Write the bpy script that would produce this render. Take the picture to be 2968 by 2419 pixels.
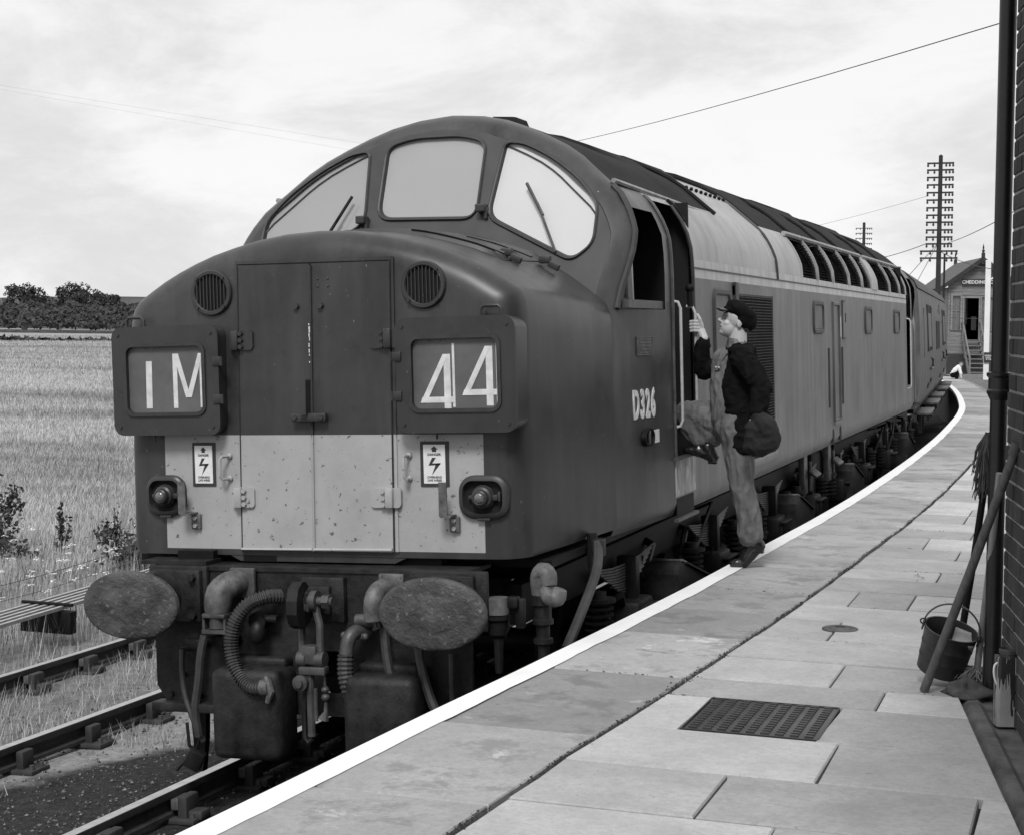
import bpy, bmesh, math, random
import numpy as np
from mathutils import Vector, Matrix, Euler, noise
from mathutils.geometry import tessellate_polygon
R = math.radians
random.seed(7); rng = np.random.default_rng(7)
for o in list(bpy.data.objects): bpy.data.objects.remove(o)
scn = bpy.context.scene
COL = scn.collection

# ------------------------------------------------------------------ camera, sky, sun, exposure
cam_d = bpy.data.cameras.new('camera'); cam = bpy.data.objects.new('camera', cam_d); COL.objects.link(cam)
_f = Vector((-.32823, .94293, -.05679)).normalized(); _r = Vector((.94425, .32909, .00779))
_r = (_r - _f * _r.dot(_f)).normalized(); _u = _r.cross(_f)
cam.matrix_world = Matrix(((_r.x, _u.x, -_f.x, 3.887), (_r.y, _u.y, -_f.y, -8.124), (_r.z, _u.z, -_f.z, 2.531), (0, 0, 0, 1)))
cam_d.sensor_width = 36; cam_d.lens = 4838.67 / 2968 * 36; cam_d.clip_start = .05; cam_d.clip_end = 3000
scn.camera = cam

SUN_EL, SUN_AZ = 50, 172          # azimuth clockwise from +Y: the sun stands behind the camera
world = bpy.data.worlds.new('World'); scn.world = world; world.use_nodes = True
wn, wl = world.node_tree.nodes, world.node_tree.links
wn.clear()
def wnode(t, **k):
    n = wn.new(t)
    for a, b in k.items(): setattr(n, a, b)
    return n
sky = wnode('ShaderNodeTexSky', sky_type='NISHITA', sun_disc=False, sun_elevation=R(SUN_EL), sun_rotation=R(SUN_AZ))
bw = wnode('ShaderNodeRGBToBW'); wl.new(sky.outputs[0], bw.inputs[0])
tc = wnode('ShaderNodeTexCoord')
mp = wnode('ShaderNodeMapping'); mp.inputs['Scale'].default_value = (2.4, 2.4, 5.5); mp.inputs['Location'].default_value = (3.3, 1.2, .4); wl.new(tc.outputs['Generated'], mp.inputs[0])
nz = wnode('ShaderNodeTexNoise'); nz.inputs['Scale'].default_value = 2.1; nz.inputs['Detail'].default_value = 9; nz.inputs['Roughness'].default_value = .66; nz.inputs['Distortion'].default_value = .35
wl.new(mp.outputs[0], nz.inputs['Vector'])
cr = wnode('ShaderNodeValToRGB'); cr.color_ramp.interpolation = 'EASE'
e = cr.color_ramp.elements; e[0].position = .30; e[0].color = (4.5, 4.5, 4.5, 1); e[1].position = .58; e[1].color = (5.9, 5.9, 5.9, 1)
wl.new(nz.outputs[0], cr.inputs[0])
mixw = wnode('ShaderNodeMix', data_type='RGBA'); mixw.inputs[0].default_value = .9
wl.new(bw.outputs[0], mixw.inputs[6]); wl.new(cr.outputs[0], mixw.inputs[7])
bg = wnode('ShaderNodeBackground'); bg.inputs[1].default_value = .1; wl.new(mixw.outputs[2], bg.inputs[0])
wo = wnode('ShaderNodeOutputWorld'); wl.new(bg.outputs[0], wo.inputs[0])

sl = bpy.data.lights.new('sun', 'SUN'); sl.energy = 1.55; sl.angle = R(16); sl.color = (1, 1, 1)
so = bpy.data.objects.new('sun', sl); COL.objects.link(so)
_sd = Vector((math.sin(R(SUN_AZ)) * math.cos(R(SUN_EL)), math.cos(R(SUN_AZ)) * math.cos(R(SUN_EL)), math.sin(R(SUN_EL))))
so.rotation_euler = _sd.to_track_quat('Z', 'Y').to_euler(); so.location = (-5, -20, 25)
vs = scn.view_settings; vs.view_transform = 'Standard'; vs.look = 'None'; vs.gamma = 1; vs.use_curve_mapping = False; vs.exposure = .70

# ------------------------------------------------------------------ materials (a monochrome photograph: all greys)
MATS = {}
class NT:
    def __init__(s, name):
        s.m = bpy.data.materials.new(name); s.m.use_nodes = True
        s.n, s.l = s.m.node_tree.nodes, s.m.node_tree.links
        s.p = s.n['Principled BSDF']; s.tc = s.n.new('ShaderNodeTexCoord')
    def mapv(s, scale=(1, 1, 1), loc=(0, 0, 0)):
        m = s.n.new('ShaderNodeMapping'); m.inputs['Scale'].default_value = scale; m.inputs['Location'].default_value = loc
        s.l.new(s.tc.outputs['Object'], m.inputs[0]); return m.outputs[0]
    def noise(s, scale, detail=5, rough=.6, vec=None, dist=0):
        t = s.n.new('ShaderNodeTexNoise'); t.inputs['Scale'].default_value = scale; t.inputs['Detail'].default_value = detail
        t.inputs['Roughness'].default_value = rough; t.inputs['Distortion'].default_value = dist
        s.l.new(vec if vec is not None else s.tc.outputs['Object'], t.inputs['Vector']); return t.outputs[0]
    def ramp(s, fac, stops, interp='LINEAR'):
        r = s.n.new('ShaderNodeValToRGB'); r.color_ramp.interpolation = interp; el = r.color_ramp.elements
        while len(el) < len(stops): el.new(.5)
        for q, (p, c) in zip(el, stops): q.position = p; q.color = (c, c, c, 1)
        s.l.new(fac, r.inputs[0]); return r.outputs[0]
    def math(s, op, a, b=None, clamp=False):
        m = s.n.new('ShaderNodeMath'); m.operation = op; m.use_clamp = clamp
        for i, v in enumerate((a, b)):
            if v is None: continue
            if isinstance(v, (int, float)): m.inputs[i].default_value = v
            else: s.l.new(v, m.inputs[i])
        return m.outputs[0]
    def mix(s, fac, a, b, mode='MIX'):
        m = s.n.new('ShaderNodeMix'); m.data_type = 'RGBA'; m.blend_type = mode
        for i, v in ((0, fac), (6, a), (7, b)):
            if isinstance(v, (int, float)): m.inputs[i].default_value = v if i == 0 else (v, v, v, 1)
            else: s.l.new(v, m.inputs[i])
        return m.outputs[2]
    def xyz(s):
        x = s.n.new('ShaderNodeSeparateXYZ'); s.l.new(s.tc.outputs['Object'], x.inputs[0]); return x.outputs
    def bump(s, h, strength=.3, dist=.01):
        b = s.n.new('ShaderNodeBump'); b.inputs['Strength'].default_value = strength; b.inputs['Distance'].default_value = dist
        s.l.new(h, b.inputs['Height']); s.l.new(b.outputs[0], s.p.inputs['Normal'])
    def done(s, col=None, rough=.6, metal=0, spec=.5):
        if col is not None:
            if isinstance(col, (int, float)): s.p.inputs['Base Color'].default_value = (col, col, col, 1)
            else: s.l.new(col, s.p.inputs['Base Color'])
        if isinstance(rough, (int, float)): s.p.inputs['Roughness'].default_value = rough
        else: s.l.new(rough, s.p.inputs['Roughness'])
        s.p.inputs['Metallic'].default_value = metal; s.p.inputs['Specular IOR Level'].default_value = spec
        return s.m
def simple(name, c, rough=.6, var=.35, scale=6, bump=.0, bscale=60, metal=0, spec=.5, speck=None, stretch=(1, 1, 1)):
    t = NT(name); v = t.mapv(stretch)
    col = t.ramp(t.noise(scale, 6, .62, v), [(.3, c * (1 - var)), (.7, c * (1 + var))])
    if speck:
        sc, thr, cc = speck
        k = t.ramp(t.noise(sc, 3, .6, t.mapv(stretch, (7, 3, 1))), [(thr, 0), (thr + .05, 1)])
        col = t.mix(k, col, cc)
    if bump: t.bump(t.noise(bscale, 5, .65, v), bump, .01)
    return t.done(col, rough, metal, spec)

def loco_paint(name, base, white=False, dust=.5, rough=.38):
    t = NT(name); x, y, z = t.xyz()
    n1 = t.noise(1.6, 6, .6); n2 = t.noise(9, 6, .7); n3 = t.noise(2.5, 5, .6, t.mapv((3, 3, .35)))
    col = t.ramp(n1, [(.3, base * .62), (.7, base * 1.4)])
    col = t.mix(t.math('MULTIPLY', t.ramp(n3, [(.45, 0), (.75, 1)]), dust), col, base * 1.9 + .01)
    col = t.mix(t.ramp(n2, [(.55, 0), (.8, .65)]), col, base * .4)
    chips = t.ramp(t.noise(38, 3, .6, t.mapv((1, 1, .8), (3, 9, 2))), [(.705, 0), (.74, 1)])
    col = t.mix(t.math('MULTIPLY', chips, .55), col, .22)
    if white:
        inside = t.math('MULTIPLY', t.math('LESS_THAN', t.math('ABSOLUTE', t.math('SUBTRACT', x, .022)), .946), t.math('MULTIPLY', t.math('GREATER_THAN', z, 1.297), t.math('LESS_THAN', t.math('SUBTRACT', z, t.math('MULTIPLY', x, -.004)), 1.92)))
        inside = t.math('MULTIPLY', inside, t.math('LESS_THAN', y, .10))
        w = t.ramp(t.noise(3, 6, .65), [(.3, .31), (.7, .40)])
        w = t.mix(t.ramp(t.noise(26, 3, .62, t.mapv((1, 1, 1), (1, 5, 9))), [(.635, 0), (.70, 1)]), w, .09)
        w = t.mix(t.ramp(t.noise(120, 2, .6), [(.68, 0), (.74, .8)]), w, .13)
        w = t.mix(t.ramp(t.noise(5, 5, .65, t.mapv((2, 2, .6), (4, 2, 7))), [(.58, 0), (.8, .35)]), w, .2)
        col = t.mix(inside, col, w)
    t.bump(n2, .04, .01)
    return t.done(col, t.ramp(n1, [(.3, rough * .8), (.7, rough * 1.35)]), 0, .42)

def panel_grey():
    t = NT('upper_panel_paint'); x, y, z = t.xyz()
    col = t.ramp(t.noise(1.2, 6, .62), [(.3, .25), (.7, .40)])
    st = t.noise(2.2, 6, .65, t.mapv((2.5, 2.5, .25)))
    col = t.mix(t.ramp(st, [(.5, 0), (.72, .75)]), col, .17)
    col = t.mix(t.ramp(t.noise(14, 5, .7), [(.6, 0), (.8, .4)]), col, .42)
    return t.done(col, .42, 0, .45)
def sky_pane_mat(name, c, rough=.06):
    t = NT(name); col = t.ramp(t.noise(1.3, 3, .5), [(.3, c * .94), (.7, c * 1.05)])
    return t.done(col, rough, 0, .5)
def slab_mat(name, c, blotch=.0, fine=.25):
    t = NT(name)
    obinfo = t.n.new('ShaderNodeObjectInfo')
    rv = t.math('MULTIPLY_ADD', obinfo.outputs['Random'], .46)
    t.n[rv.node.name].inputs[2].default_value = .74
    g = t.n.new('ShaderNodeNewGeometry')
    def nz(s, d=6, r=.65):
        q = t.n.new('ShaderNodeTexNoise'); q.inputs['Scale'].default_value = s; q.inputs['Detail'].default_value = d; q.inputs['Roughness'].default_value = r
        t.l.new(g.outputs['Position'], q.inputs['Vector']); return q.outputs[0]
    col = t.ramp(nz(1.6), [(.3, c * .78), (.7, c * 1.16)])
    col = t.mix(t.ramp(nz(5.5, 6, .72), [(.45, 0), (.8, .5)]), col, c * .62)
    col = t.mix(t.ramp(nz(34, 4, .7), [(.45, 0), (.75, .45)]), col, c * .55)
    col = t.mix(t.ramp(nz(14, 3, .6), [(.69, 0), (.73, .55)]), col, c * .38)
    col = t.mix(t.ramp(nz(70, 3), [(.4, 0), (.75, fine)]), col, c * .5)
    col = t.mix(t.ramp(nz(180, 2), [(.5, 0), (.8, fine)]), col, c * 1.7)
    if blotch:
        b = t.ramp(nz(3.1, 7, .7), [(.52, 0), (.6, blotch)]); col = t.mix(b, col, c * .62)
        b = t.ramp(nz(2.3, 8, .72), [(.62, 0), (.66, blotch * .8)]); col = t.mix(b, col, c * 1.45)
        vo = t.n.new('ShaderNodeTexNoise'); vo.noise_type = 'RIDGED_MULTIFRACTAL' if hasattr(vo, 'noise_type') else vo.noise_type
        vo.inputs['Scale'].default_value = 1.3; t.l.new(g.outputs['Position'], vo.inputs['Vector'])
    else:
        b = t.ramp(nz(1.9, 7, .68), [(.55, 0), (.72, .45)]); col = t.mix(b, col, c * .6); b = t.ramp(nz(9, 5, .7), [(.6, 0), (.75, .35)]); col = t.mix(b, col, c * .55)
    mu = t.n.new('ShaderNodeMix'); mu.data_type = 'RGBA'; mu.blend_type = 'MULTIPLY'; mu.inputs[0].default_value = 1
    t.l.new(col, mu.inputs[6]); t.l.new(rv, mu.inputs[7])
    t.bump(nz(45, 6, .7), .25, .006)
    return t.done(mu.outputs[2], .85, 0, .3)

m = MATS
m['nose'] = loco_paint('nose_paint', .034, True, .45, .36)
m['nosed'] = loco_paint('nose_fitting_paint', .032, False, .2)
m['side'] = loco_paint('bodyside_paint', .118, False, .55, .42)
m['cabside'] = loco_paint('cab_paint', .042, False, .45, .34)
m['upper'] = panel_grey()
m['stripe'] = simple('pale_stripe_paint', .46, .5, .25, 4, stretch=(2, 2, .5))
m['roof'] = simple('sooty_roof_paint', .013, .75, .5, 3, .1, 30, spec=.12)
m['roof_edge'] = simple('roof_strip_metal', .26, .5, .4, 8)
m['black'] = simple('black_metal', .006, .65, .4, 10, .15, 50, spec=.2)
m['grime'] = simple('oily_running_gear', .011, .5, .55, 9, .3, 40, speck=(30, .70, .04), spec=.3)
m['beam'] = simple('grimy_beam_paint', .017, .55, .75, 11, .35, 50, speck=(60, .69, .07), spec=.3)
m['fit'] = simple('worn_fitting_metal', .062, .45, .45, 12, .2, 50)
m['palefit'] = simple('pale_worn_casting', .10, .5, .55, 16, .3, 50, speck=(40, .66, .03))
m['buffer'] = simple('rusted_buffer_face', .055, .5, .55, 8, 1.0, 30, speck=(36, .62, .13))
m['steel'] = simple('polished_steel', .42, .25, .15, 20)
m['railtop'] = simple('worn_rail_top', .5, .32, .2, 14, metal=1)
m['railside'] = simple('rusty_rail_web', .035, .75, .4, 12, .3, 40)
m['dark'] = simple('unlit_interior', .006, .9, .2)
m['trim'] = simple('dark_rubber_trim', .03, .5, .3, 12)
m['frame'] = simple('screen_frame_paint', .042, .32, .25, 4)
m['skypane_l'] = sky_pane_mat('screen_sky_tone_left', .30); m['skypane_c'] = sky_pane_mat('screen_sky_tone_middle', .33); m['skypane_r'] = sky_pane_mat('screen_sky_tone_right', .55)  # opaque panes: bright sky reflected in the glass is painted as grey, brightest right
m['lens'] = simple('lamp_lens', .12, .08, .2, spec=.8)
m['white'] = simple('white_sign_enamel', .72, .4, .08, 20)
m['ink'] = simple('black_print', .03, .6, .2)
m['letter'] = simple('cream_lettering', .62, .55, .2, 14)
m['blind'] = simple('headcode_blind_cloth', .10, .5, .25, 5, speck=(30, .7, .16))
m['hose'] = simple('ribbed_hose_rubber', .04, .5, .4, 12, .1)
m['mesh'] = simple('dark_mesh', .02, .6, .4, 40, .5, 90)
m['coach'] = loco_paint('coach_paint', .085, False, .6, .5)
m['coachroof'] = simple('coach_roof', .06, .7, .4, 3)
m['bellows'] = simple('gangway_bellows', .012, .8, .3)
m['paving'] = slab_mat('paving_concrete', .47)
m['coping'] = slab_mat('coping_stone', .38, .85)
m['edge'] = simple('white_edge_paint', .86, .6, .06, 5, speck=(16, .74, .6))
m['underslab'] = simple('joint_earth', .022, .95, .4, 14)
m['plat_wall'] = simple('platform_wall_brick', .03, .9, .4, 6)
m['gutter'] = simple('gutter_earth', .09, .95, .5, 8, .4, 30)
m['rough'] = simple('rough_gravel_ground', .13, .95, .5, 5, .5, 12, speck=(18, .55, .05))
m['asphalt'] = simple('worn_asphalt', .2, .9, .2, 3, .2, 60)
m['iron'] = simple('cast_iron_cover', .04, .42, .4, 8, .2, 40)
m['pipe'] = simple('black_pipe_paint', .009, .38, .4, 6, .1, 40)
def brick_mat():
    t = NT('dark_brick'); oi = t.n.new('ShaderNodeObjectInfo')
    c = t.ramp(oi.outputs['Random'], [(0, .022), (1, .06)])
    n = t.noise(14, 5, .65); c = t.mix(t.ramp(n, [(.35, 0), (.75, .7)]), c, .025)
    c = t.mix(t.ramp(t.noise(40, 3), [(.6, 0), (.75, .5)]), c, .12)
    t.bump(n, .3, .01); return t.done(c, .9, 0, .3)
m['brick'] = brick_mat()
m['mortar'] = simple('weathered_mortar', .24, .95, .35, 20, .4, 60)
m['wood'] = simple('worn_broom_handle', .085, .6, .4, 6, .1, 40, stretch=(12, 12, 1))
m['palewood'] = simple('pale_mop_handle', .2, .6, .3, 6, stretch=(12, 12, 1))
m['mop'] = simple('mop_yarn', .06, .95, .5, 30)
m['mop2'] = simple('pale_mop_yarn', .16, .95, .5, 30)
m['galv'] = simple('galvanised_bucket', .05, .45, .5, 8, .15, 30, metal=.4)
m['galvin'] = simple('bucket_inside', .3, .5, .3, 8)
def can_mat():
    t = NT('drip_stained_can'); x, y, z = t.xyz()
    n = t.noise(34, 2, .5, t.mapv((1.6, 1.6, .16)))
    k = t.math('GREATER_THAN', t.math('ADD', n, t.math('MULTIPLY', z, .5)), .595)
    return t.done(t.mix(k, t.ramp(t.noise(5), [(.3, .18), (.7, .3)]), .012), .45)
m['can'] = can_mat()
m['box_board'] = simple('pale_weatherboard', .21, .8, .3, 5, .2, 30, stretch=(.4, 1, 3), speck=(9, .62, .2))
m['box_dark'] = simple('dark_trim_paint', .022, .6, .3)
m['slate'] = simple('slate_roof', .05, .6, .4, 8, .3, 20)
m['stairwood'] = simple('weathered_stair_timber', .17, .8, .4, 6, stretch=(1, 1, 8))
m['postwhite'] = simple('white_post_paint', .75, .6, .08, 4)
m['polewood'] = simple('tarred_pole', .022, .8, .4, 6)
m['insul'] = simple('dark_insulator', .03, .3, .3)
m['wire'] = simple('line_wire', .05, .6, .2); m['wire2'] = simple('bare_copper_wire', .3, .5, .2)
m['cloth_dark'] = simple('dark_jacket_wool', .007, .95, .5, 14, .5, 60, spec=.1)
m['denim'] = simple('worn_denim', .145, .9, .45, 7, .4, 160, spec=.15)
m['skin'] = simple('skin', .46, .5, .1, 12)
m['hairm'] = simple('dark_hair', .05, .7, .3)
m['leather'] = simple('polished_black_leather', .012, .22, .4, 9)
m['bagm'] = simple('dark_canvas_bag', .010, .9, .4, 9, .3, 60)
m['shirt'] = simple('white_shirt', .7, .8, .1)
m['rod'] = simple('bright_rodding', .32, .45, .3, 12)
m['trunk'] = simple('tree_bark', .05, .9, .4, 5)
def leafm(name, c):
    t = NT(name); oi = t.n.new('ShaderNodeObjectInfo')
    col = t.ramp(t.noise(.35, 4, .6), [(.3, c * .6), (.7, c * 1.45)])
    return t.done(col, .8, 0, .2)
m['leaf'] = leafm('tree_leaves', .055); m['leaf2'] = leafm('hedge_leaves', .06); m['leaf3'] = leafm('bramble_leaves', .06)
def blade(name, c, v=.4):
    t = NT(name); g = t.n.new('ShaderNodeNewGeometry')
    col = t.ramp(g.outputs['Random Per Island'], [(0, c * (1 - v)), (1, c * (1 + v))])
    return t.done(col, .8, 0, .2)
m['grass'] = blade('dry_grass', .36); m['crop'] = blade('ripening_crop', .47, .35)
def _band(mt):
    nt = mt.node_tree; p = nt.nodes['Principled BSDF']; src = p.inputs['Base Color'].links[0].from_socket
    tc_ = nt.nodes.new('ShaderNodeTexCoord'); mp_ = nt.nodes.new('ShaderNodeMapping'); mp_.inputs['Rotation'].default_value = (0, 0, .35); mp_.inputs['Scale'].default_value = (.05, .16, 1); nt.links.new(tc_.outputs['Object'], mp_.inputs[0])
    n_ = nt.nodes.new('ShaderNodeTexNoise'); n_.inputs['Scale'].default_value = 1.0; n_.inputs['Detail'].default_value = 6; n_.inputs['Roughness'].default_value = .65; nt.links.new(mp_.outputs[0], n_.inputs['Vector'])
    r_ = nt.nodes.new('ShaderNodeValToRGB'); r_.color_ramp.elements[0].position = .42; r_.color_ramp.elements[0].color = (1, 1, 1, 1); r_.color_ramp.elements[1].position = .66; r_.color_ramp.elements[1].color = (.42, .42, .42, 1); nt.links.new(n_.outputs[0], r_.inputs[0])
    mx = nt.nodes.new('ShaderNodeMix'); mx.data_type = 'RGBA'; mx.blend_type = 'MULTIPLY'; mx.inputs[0].default_value = 1; nt.links.new(src, mx.inputs[6]); nt.links.new(r_.outputs[0], mx.inputs[7]); nt.links.new(mx.outputs[2], p.inputs['Base Color'])
_band(m['crop']); m['flower'] = blade('white_flower_heads', .75, .15); m['weed'] = blade('weed_stems', .10, .5)
m['stone'] = blade('loose_stones', .12, .9)
def ground_mat():
    t = NT('field_ground'); x, y, z = t.xyz()
    n = t.noise(.9, 7, .65); n2 = t.noise(9, 6, .7); n3 = t.noise(.05, 5, .6, t.mapv((1, .35, 1)))
    crop = t.ramp(n2, [(.3, .22), (.7, .36)])
    crop = t.mix(t.ramp(n3, [(.5, 0), (.68, .6)]), crop, .17)
    crop = t.mix(t.ramp(t.noise(.35, 6, .7, t.mapv((1, .3, 1))), [(.5, 0), (.8, .4)]), crop, .17)
    cinder = t.ramp(t.noise(22, 6, .75), [(.35, .010), (.75, .06)])
    cinder = t.mix(t.ramp(t.noise(60, 2, .6), [(.69, 0), (.73, 1)]), cinder, .3)
    pale = t.ramp(t.noise(12, 6, .7), [(.3, .18), (.7, .36)])
    grassy = t.ramp(n2, [(.3, .10), (.7, .26)])
    # bands across the line: cinders, pale trodden strip, dry grass, field
    wob = t.math('MULTIPLY', t.math('SUBTRACT', n, .5), 1.1)
    xx = t.math('ADD', x, wob)
    bnd = t.math('SUBTRACT', t.math('MULTIPLY', t.math('ADD', y, .6), .42), 2.35)        # cinders give way to the pale strip along this line
    isp = t.math('MULTIPLY', t.math('SUBTRACT', t.math('MINIMUM', bnd, -1.25), xx), 4.0, True)
    c = t.mix(isp, cinder, pale)
    c = t.mix(t.math('MULTIPLY', t.math('SUBTRACT', -2.45, xx), 4.0, True), c, grassy)
    c = t.mix(t.math('MULTIPLY', t.math('SUBTRACT', -7.2, xx), .8, True), c, crop)
    t.bump(t.noise(16, 6, .75), .6, .04)
    return t.done(c, .95, 0, .2)
m['ground'] = ground_mat()

# ------------------------------------------------------------------ mesh helpers
class MB:
    def __init__(s): s.v = []; s.f = []
    def add(s, vs, fs):
        o = len(s.v); s.v += [tuple(q) for q in vs]; s.f += [tuple(i + o for i in f) for f in fs]; return s
    def box(s, c, d, rot=None, bev=0):
        hx, hy, hz = d[0] / 2, d[1] / 2, d[2] / 2
        if bev:
            bm = bmesh.new(); bmesh.ops.create_cube(bm, size=1)
            for v in bm.verts: v.co = Vector((v.co.x * d[0], v.co.y * d[1], v.co.z * d[2]))
            bmesh.ops.bevel(bm, geom=bm.edges[:], offset=bev, segments=2, affect='EDGES', profile=.5)
            bm.verts.index_update(); vs = [v.co.copy() for v in bm.verts]; fs = [[v.index for v in f.verts] for f in bm.faces]; bm.free()
        else:
            vs = [Vector((x, y, z)) for x in (-hx, hx) for y in (-hy, hy) for z in (-hz, hz)]
            fs = [(0, 1, 3, 2), (4, 6, 7, 5), (0, 4, 5, 1), (2, 3, 7, 6), (0, 2, 6, 4), (1, 5, 7, 3)]
        M = rot if isinstance(rot, Matrix) else (Euler(rot).to_matrix() if rot else Matrix.Identity(3))
        return s.add([M @ v + Vector(c) for v in vs], fs)
    def tube(s, pts, r, n=8, cap=True, sm=0):
        pts = [Vector(p) for p in pts]
        rs = list(r) if hasattr(r, '__len__') else [r] * len(pts)
        if sm:
            P, Q = [], []
            for i in range(len(pts) - 1):
                a, b, c, d = pts[max(i - 1, 0)], pts[i], pts[i + 1], pts[min(i + 2, len(pts) - 1)]
                for k in range(sm):
                    t = k / sm
                    P.append(.5 * ((2 * b) + (c - a) * t + (2 * a - 5 * b + 4 * c - d) * t * t + (3 * b - a - 3 * c + d) * t ** 3)); Q.append(rs[i] * (1 - t) + rs[i + 1] * t)
            P.append(pts[-1]); Q.append(rs[-1]); pts, rs = P, Q
        vs, fs = [], []
        up = None
        for i, p in enumerate(pts):
            d = (pts[min(i + 1, len(pts) - 1)] - pts[max(i - 1, 0)]).normalized()
            if up is None: up = Vector((0, 0, 1)) if abs(d.z) < .9 else Vector((1, 0, 0))
            a = d.cross(up).normalized(); up = a.cross(d).normalized()
            for k in range(n):
                t = 2 * math.pi * k / n; vs.append(p + (a * math.cos(t) + up * math.sin(t)) * rs[i])
        for i in range(len(pts) - 1):
            for k in range(n):
                k2 = (k + 1) % n; fs.append((i * n + k, i * n + k2, (i + 1) * n + k2, (i + 1) * n + k))
        if cap: fs += [tuple(range(n - 1, -1, -1)), tuple((len(pts) - 1) * n + k for k in range(n))]
        return s.add(vs, fs)
    def cyl(s, a, b, r, r2=None, n=16): return s.tube([a, b], [r, r if r2 is None else r2], n)
    def lathe(s, o, ax, prof, n=20, sx=1, sy=1):
        o = Vector(o); ax = Vector(ax).normalized(); up = Vector((0, 0, 1)) if abs(ax.z) < .9 else Vector((0, 1, 0))
        a = up.cross(ax).normalized(); b = ax.cross(a); vs, fs = [], []
        for r, h in prof:
            for k in range(n):
                t = 2 * math.pi * k / n; vs.append(o + ax * h + a * (r * math.cos(t) * sx) + b * (r * math.sin(t) * sy))
        for i in range(len(prof) - 1):
            for k in range(n):
                k2 = (k + 1) % n; fs.append((i * n + k, i * n + k2, (i + 1) * n + k2, (i + 1) * n + k))
        if prof[0][0] > 1e-6: fs.append(tuple(range(n - 1, -1, -1)))
        if prof[-1][0] > 1e-6: fs.append(tuple((len(prof) - 1) * n + k for k in range(n)))
        return s.add(vs, fs)
    def ell(s, c, r, n=14, mm=9, rot=None):
        M = Euler(rot).to_matrix() if rot is not None and not isinstance(rot, Matrix) else (rot or Matrix.Identity(3))
        vs = [M @ Vector((0, 0, -r[2])) + Vector(c)]; fs = []
        for j in range(1, mm):
            ph = -math.pi / 2 + math.pi * j / mm
            for k in range(n):
                t = 2 * math.pi * k / n
                vs.append(M @ Vector((r[0] * math.cos(ph) * math.cos(t), r[1] * math.cos(ph) * math.sin(t), r[2] * math.sin(ph))) + Vector(c))
        vs.append(M @ Vector((0, 0, r[2])) + Vector(c)); L = len(vs) - 1
        for k in range(n):
            k2 = (k + 1) % n; fs.append((0, 1 + k2, 1 + k)); fs.append((L, L - n + k, L - n + k2))
            for j in range(mm - 2): fs.append((1 + j * n + k, 1 + j * n + k2, 1 + (j + 1) * n + k2, 1 + (j + 1) * n + k))
        return s.add(vs, fs)
    def plate(s, outer, holes, front, back):
        """flat plate with holes: loops in 2d, front/back map (a,b) to 3d"""
        loops = [list(outer)] + [list(h) for h in holes]
        tri = tessellate_polygon([[Vector((a, b, 0)) for a, b in l] for l in loops])
        flat = [q for l in loops for q in l]; n = len(flat)
        vs = [front(*q) for q in flat] + [back(*q) for q in flat]
        fs = [tuple(t) for t in tri] + [tuple(i + n for i in t[::-1]) for t in tri]
        o = 0
        for l in loops:
            k = len(l)
            for i in range(k): fs.append((o + i, o + (i + 1) % k, n + o + (i + 1) % k, n + o + i))
            o += k
        return s.add(vs, fs)
    def loft(s, secs, close=False, cap0=False, cap1=False):
        n = len(secs[0]); vs = [q for sc in secs for q in sc]; fs = []
        for i in range(len(secs) - 1):
            for k in range(n if close else n - 1):
                k2 = (k + 1) % n; fs.append((i * n + k, i * n + k2, (i + 1) * n + k2, (i + 1) * n + k))
        if cap0: fs.append(tuple(range(n - 1, -1, -1)))
        if cap1: fs.append(tuple((len(secs) - 1) * n + k for k in range(n)))
        return s.add(vs, fs)
    def build(s, name, mat, parent=None, smooth=35, fix=True, solid=0):
        me = bpy.data.meshes.new(name); me.from_pydata(s.v, [], s.f); me.update()
        if fix:
            bm = bmesh.new(); bm.from_mesh(me); bmesh.ops.remove_doubles(bm, verts=bm.verts, dist=1e-5)
            bmesh.ops.recalc_face_normals(bm, faces=bm.faces); bm.to_mesh(me); bm.free()
        if smooth:
            me.polygons.foreach_set('use_smooth', [True] * len(me.polygons)); me.set_sharp_from_angle(angle=R(smooth))
        me.materials.append(m[mat] if isinstance(mat, str) else mat)
        o = bpy.data.objects.new(name, me); COL.objects.link(o)
        if parent: o.parent = parent
        if solid:
            md = o.modifiers.new('thickness', 'SOLIDIFY'); md.thickness = solid; md.offset = -1
        return o
def rrect(cx, cz, w, h, r, n=5):
    out = []
    for (sx, sz, a0) in ((1, 1, 0), (-1, 1, 90), (-1, -1, 180), (1, -1, 270)):
        for k in range(n + 1):
            a = R(a0 + 90 * k / n); out.append((cx + sx * (w / 2 - r) + r * math.cos(a), cz + sz * (h / 2 - r) + r * math.sin(a)))
    return out
def roundpoly(pts, r, n=5):
    out = []; k = len(pts)
    for i in range(k):
        p, a, b = Vector(pts[i]), Vector(pts[i - 1]), Vector(pts[(i + 1) % k]); rr = r[i] if hasattr(r, '__len__') else r
        u, w = (a - p), (b - p); rr2 = min(rr, u.length * .48, w.length * .48); p0, p1 = p + u.normalized() * rr2, p + w.normalized() * rr2
        for j in range(n + 1):
            t = j / n; q = p0 * (1 - t) ** 2 + p * 2 * t * (1 - t) + p1 * t * t; out.append((q.x, q.y))
    return out
def offset_loop(l, d):
    k = len(l); c = sum((Vector(q) for q in l), Vector((0, 0))) / k; out = []
    area = sum(l[i - 1][0] * l[i][1] - l[i][0] * l[i - 1][1] for i in range(k)); sg = 1 if area > 0 else -1
    for i in range(k):
        t = Vector(l[(i + 1) % k]) - Vector(l[i - 1]); nn = Vector((t.y, -t.x)) * sg
        nn = nn.normalized() if nn.length > 1e-9 else Vector((0, 0)); out.append((l[i][0] + nn.x * d, l[i][1] + nn.y * d))
    return out
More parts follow.
